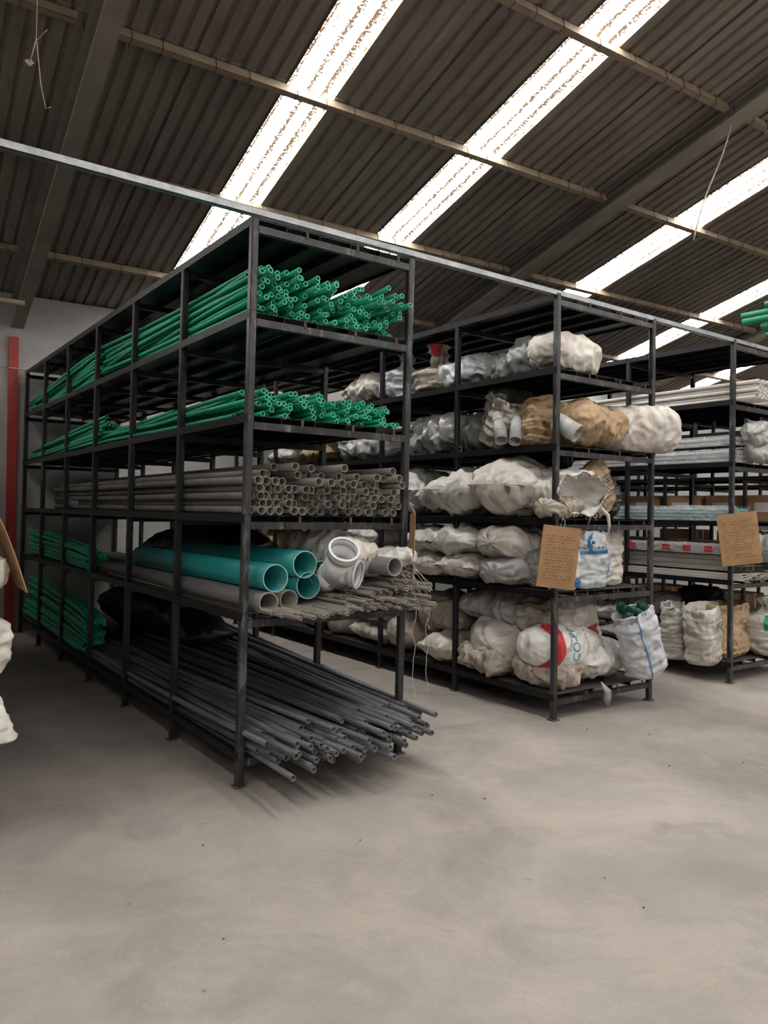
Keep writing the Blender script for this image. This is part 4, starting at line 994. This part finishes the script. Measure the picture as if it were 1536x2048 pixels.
# ------------------------------------------------------------------ cartons
def carton(label, x, y, z_, w_, d_, h_, yaw=0, labeled=True, group=None, m_=CARD):
    o = obj('carton', MB().bevbox(-w_ / 2, -d_ / 2, 0, w_ / 2, d_ / 2, h_, .004).mesh('carton', m_), None, (x, y, z_), (0, 0, R(yaw)), label, 'box', group)
    obj('tape', MB().box(-.025, -d_ / 2 - .001, h_ * .55, .025, d_ / 2 + .001, h_ + .001).mesh('tape', mat('packing_tape', (.40, .27, .15), None, 4, .3)), o)
    if labeled:
        obj('paper_label', MB().box(-w_ * .3, -d_ / 2 - .002, h_ * .35, w_ * .22, -d_ / 2 - .0005, h_ * .72).box(-w_ / 2 - .002, -d_ * .22, h_ * .35, -w_ / 2 - .0005, d_ * .3, h_ * .72).mesh('paper_label', PVC), o)
        obj('printed_line', MB().box(-w_ * .26, -d_ / 2 - .003, h_ * .58, w_ * .16, -d_ / 2 - .0021, h_ * .64).box(-w_ * .26, -d_ / 2 - .003, h_ * .44, w_ * .02, -d_ / 2 - .0021, h_ * .49).mesh('printed_line', INK), o)
ord_ = ['first', 'second', 'third', 'fourth', 'fifth', 'sixth', 'seventh', 'eighth', 'ninth']
for j, (zz, lvl) in enumerate(((1.571, 'middle'), (1.001, 'lower'))):
    for i in range(9):
        carton(f'cardboard carton on the {lvl} shelf of the box rack, {ord_[i]} from the front', 9.86 + .02 * (i % 3), Y0 + .42 + i * .60, zz, .42, .52, .34 if j == 0 else .30, (i * 37 % 7) - 3)
for i in range(5):
    carton(f'dark cardboard carton low on the box rack, {ord_[i]} from the front', 9.86, Y0 + .5 + i * 1.05, .201, .45, .6, .42, (i * 23 % 9) - 4, False, None, CARDD)
for i in range(4):
    carton(f'plain carton on the deepest rack, {ord_[i]} from the front', 12.35, Y0 + .6 + i * 1.1, 1.001, .45, .7, .4, 2 * i - 3, False, None, CARDD)

# ------------------------------------------------------------------ left edge: open carton and knotted bag on the rack across the aisle
bx = empty('open_carton', (.42, Y0 + .02, 1.001), 'open brown carton with a drooping flap at the left edge', 'box')
obj('body', MB().box(-.38, -.3, .0, .150, -.295, .42).box(-.38, .295, .0, .150, .3, .42).box(-.38, -.3, .0, -.375, .3, .42).box(.145, -.3, .0, .150, .3, .42).box(-.38, -.3, .0, .150, .3, .005).mesh('body', CARDD), bx)
v = []; f = []; NJ = 9
for off in (0, .005):
    for j in range(NJ):
        t = j / (NJ - 1); x = .135 + .165 * t ** .75 + off; zz = .60 - .40 * t
        for y in (-.33 + .05 * t, -.02): v.append((x, y, zz + (.03 * (y + .3) if t > .9 else 0)))
o_ = 2 * NJ
for j in range(NJ - 1):
    a = 2 * j; f += [(a, a + 1, a + 3, a + 2), (o_ + a, o_ + a + 2, o_ + a + 3, o_ + a + 1), (a, a + 2, o_ + a + 2, o_ + a), (a + 1, o_ + a + 1, o_ + a + 3, a + 3)]
f += [(0, o_, o_ + 1, 1), (o_ - 2, o_ - 1, 2 * o_ - 1, 2 * o_ - 2)]
obj('flap', mesh('flap', v, f, CARD), bx)
sack('crumpled white paper spilling from the open carton', 'round', S_CREAM, (.60, Y0 - .16, 1.29), (.13, .14, .12), 0, 0, 0, seed=110, name='packing_paper', cat='paper', wr=1.8, rest=False, res=(24, 30))
s = sack('white plastic bag hanging knotted at the left edge', 'up_tied', S_WHITE, (.60, Y0 - .09, 1.07), (.16, .18, .57), 0, 180, 0, seed=111, name='plastic_bag', cat='plastic bag', wr=.6, neck=.56, rest=False, frill=1.1)
obj('knot', MB().tube([s.at(.56, q * .628, .006) for q in range(11)], .010, 6).mesh('knot', mat('pink_cord', (.55, .28, .28), None, 5, .7)), s.o)

# ------------------------------------------------------------------ strings under the roof, litter on the floor
P1 = Vector((7.37, 4.30, 5.62)); P2 = P1 + Vector((-.29, .21, -1.19))
d_ = bpy.data
pw = [lerp(Vector(P1), P2, i / 12) + Vector((.03 * math.sin(i * .5), 0, .05 * math.sin(i / 12 * PI))) for i in range(13)]
obj('hanging_cable', MB().tube([p - P1 for p in pw], [.007] * 11 + [.009, .006], 6).mesh('hanging_cable', mat('pale_cable', (.45, .38, .33), None, 4, .6)), None, P1, label='pale loose cable dangling below the roof near the rafter', cat='cable')
P3 = B(.66, 5.63, zr(5.63) - .01)
mm = MB().tube([(0, 0, 0), (.005, 0, -.6), (0, 0, -1.25), (-.03, 0, -1.40)], .0022, 4).tube([(.06, 0, -1.18), (.0, 0, -1.27), (-.03, 0, -1.40)], .0032, 5)
mm.tube([(.0, 0, -1.25), (.03, 0, -1.52), (.06, 0, -1.66), (.09, 0, -1.64)], .0032, 5)
mm.tube([(-.05, 0, -1.40), (-.035, .01, -1.425), (-.02, 0, -1.40)], .014, 6)
obj('hanging_string', mm.mesh('hanging_string', mat('dusty_string', (.32, .24, .18), None, 5, .9)), None, P3, label='knotted dusty string dangling from the dark roof corner', cat='string')
rg = random.Random(77)
for i in range(26):
    x, y = rg.uniform(.6, 5.5), rg.uniform(1.4, 3.9); sz = rg.uniform(.004, .011)
    q = MB(); q.add([(sz * math.cos(a) * rg.uniform(.6, 1.2), sz * math.sin(a) * rg.uniform(.6, 1.2), .0) for a in (0, 1.2, 2.4, 3.6, 4.8)] + [(0, 0, sz * .7)], [(k, (k + 1) % 5, 5) for k in range(5)])
    pale = rg.random() < .5
    obj('floor_crumb', q.mesh('floor_crumb', mat('pale_crumb', (.5, .46, .40), None, 5, .9) if pale else mat('dark_crumb', (.06, .05, .045), None, 5, .9)), None, (x, y, .0005), label='tiny pale crumb of debris on the concrete floor' if pale else 'tiny dark crumb of debris on the concrete floor', cat='debris', group='pale floor crumbs' if pale else 'dark floor crumbs')
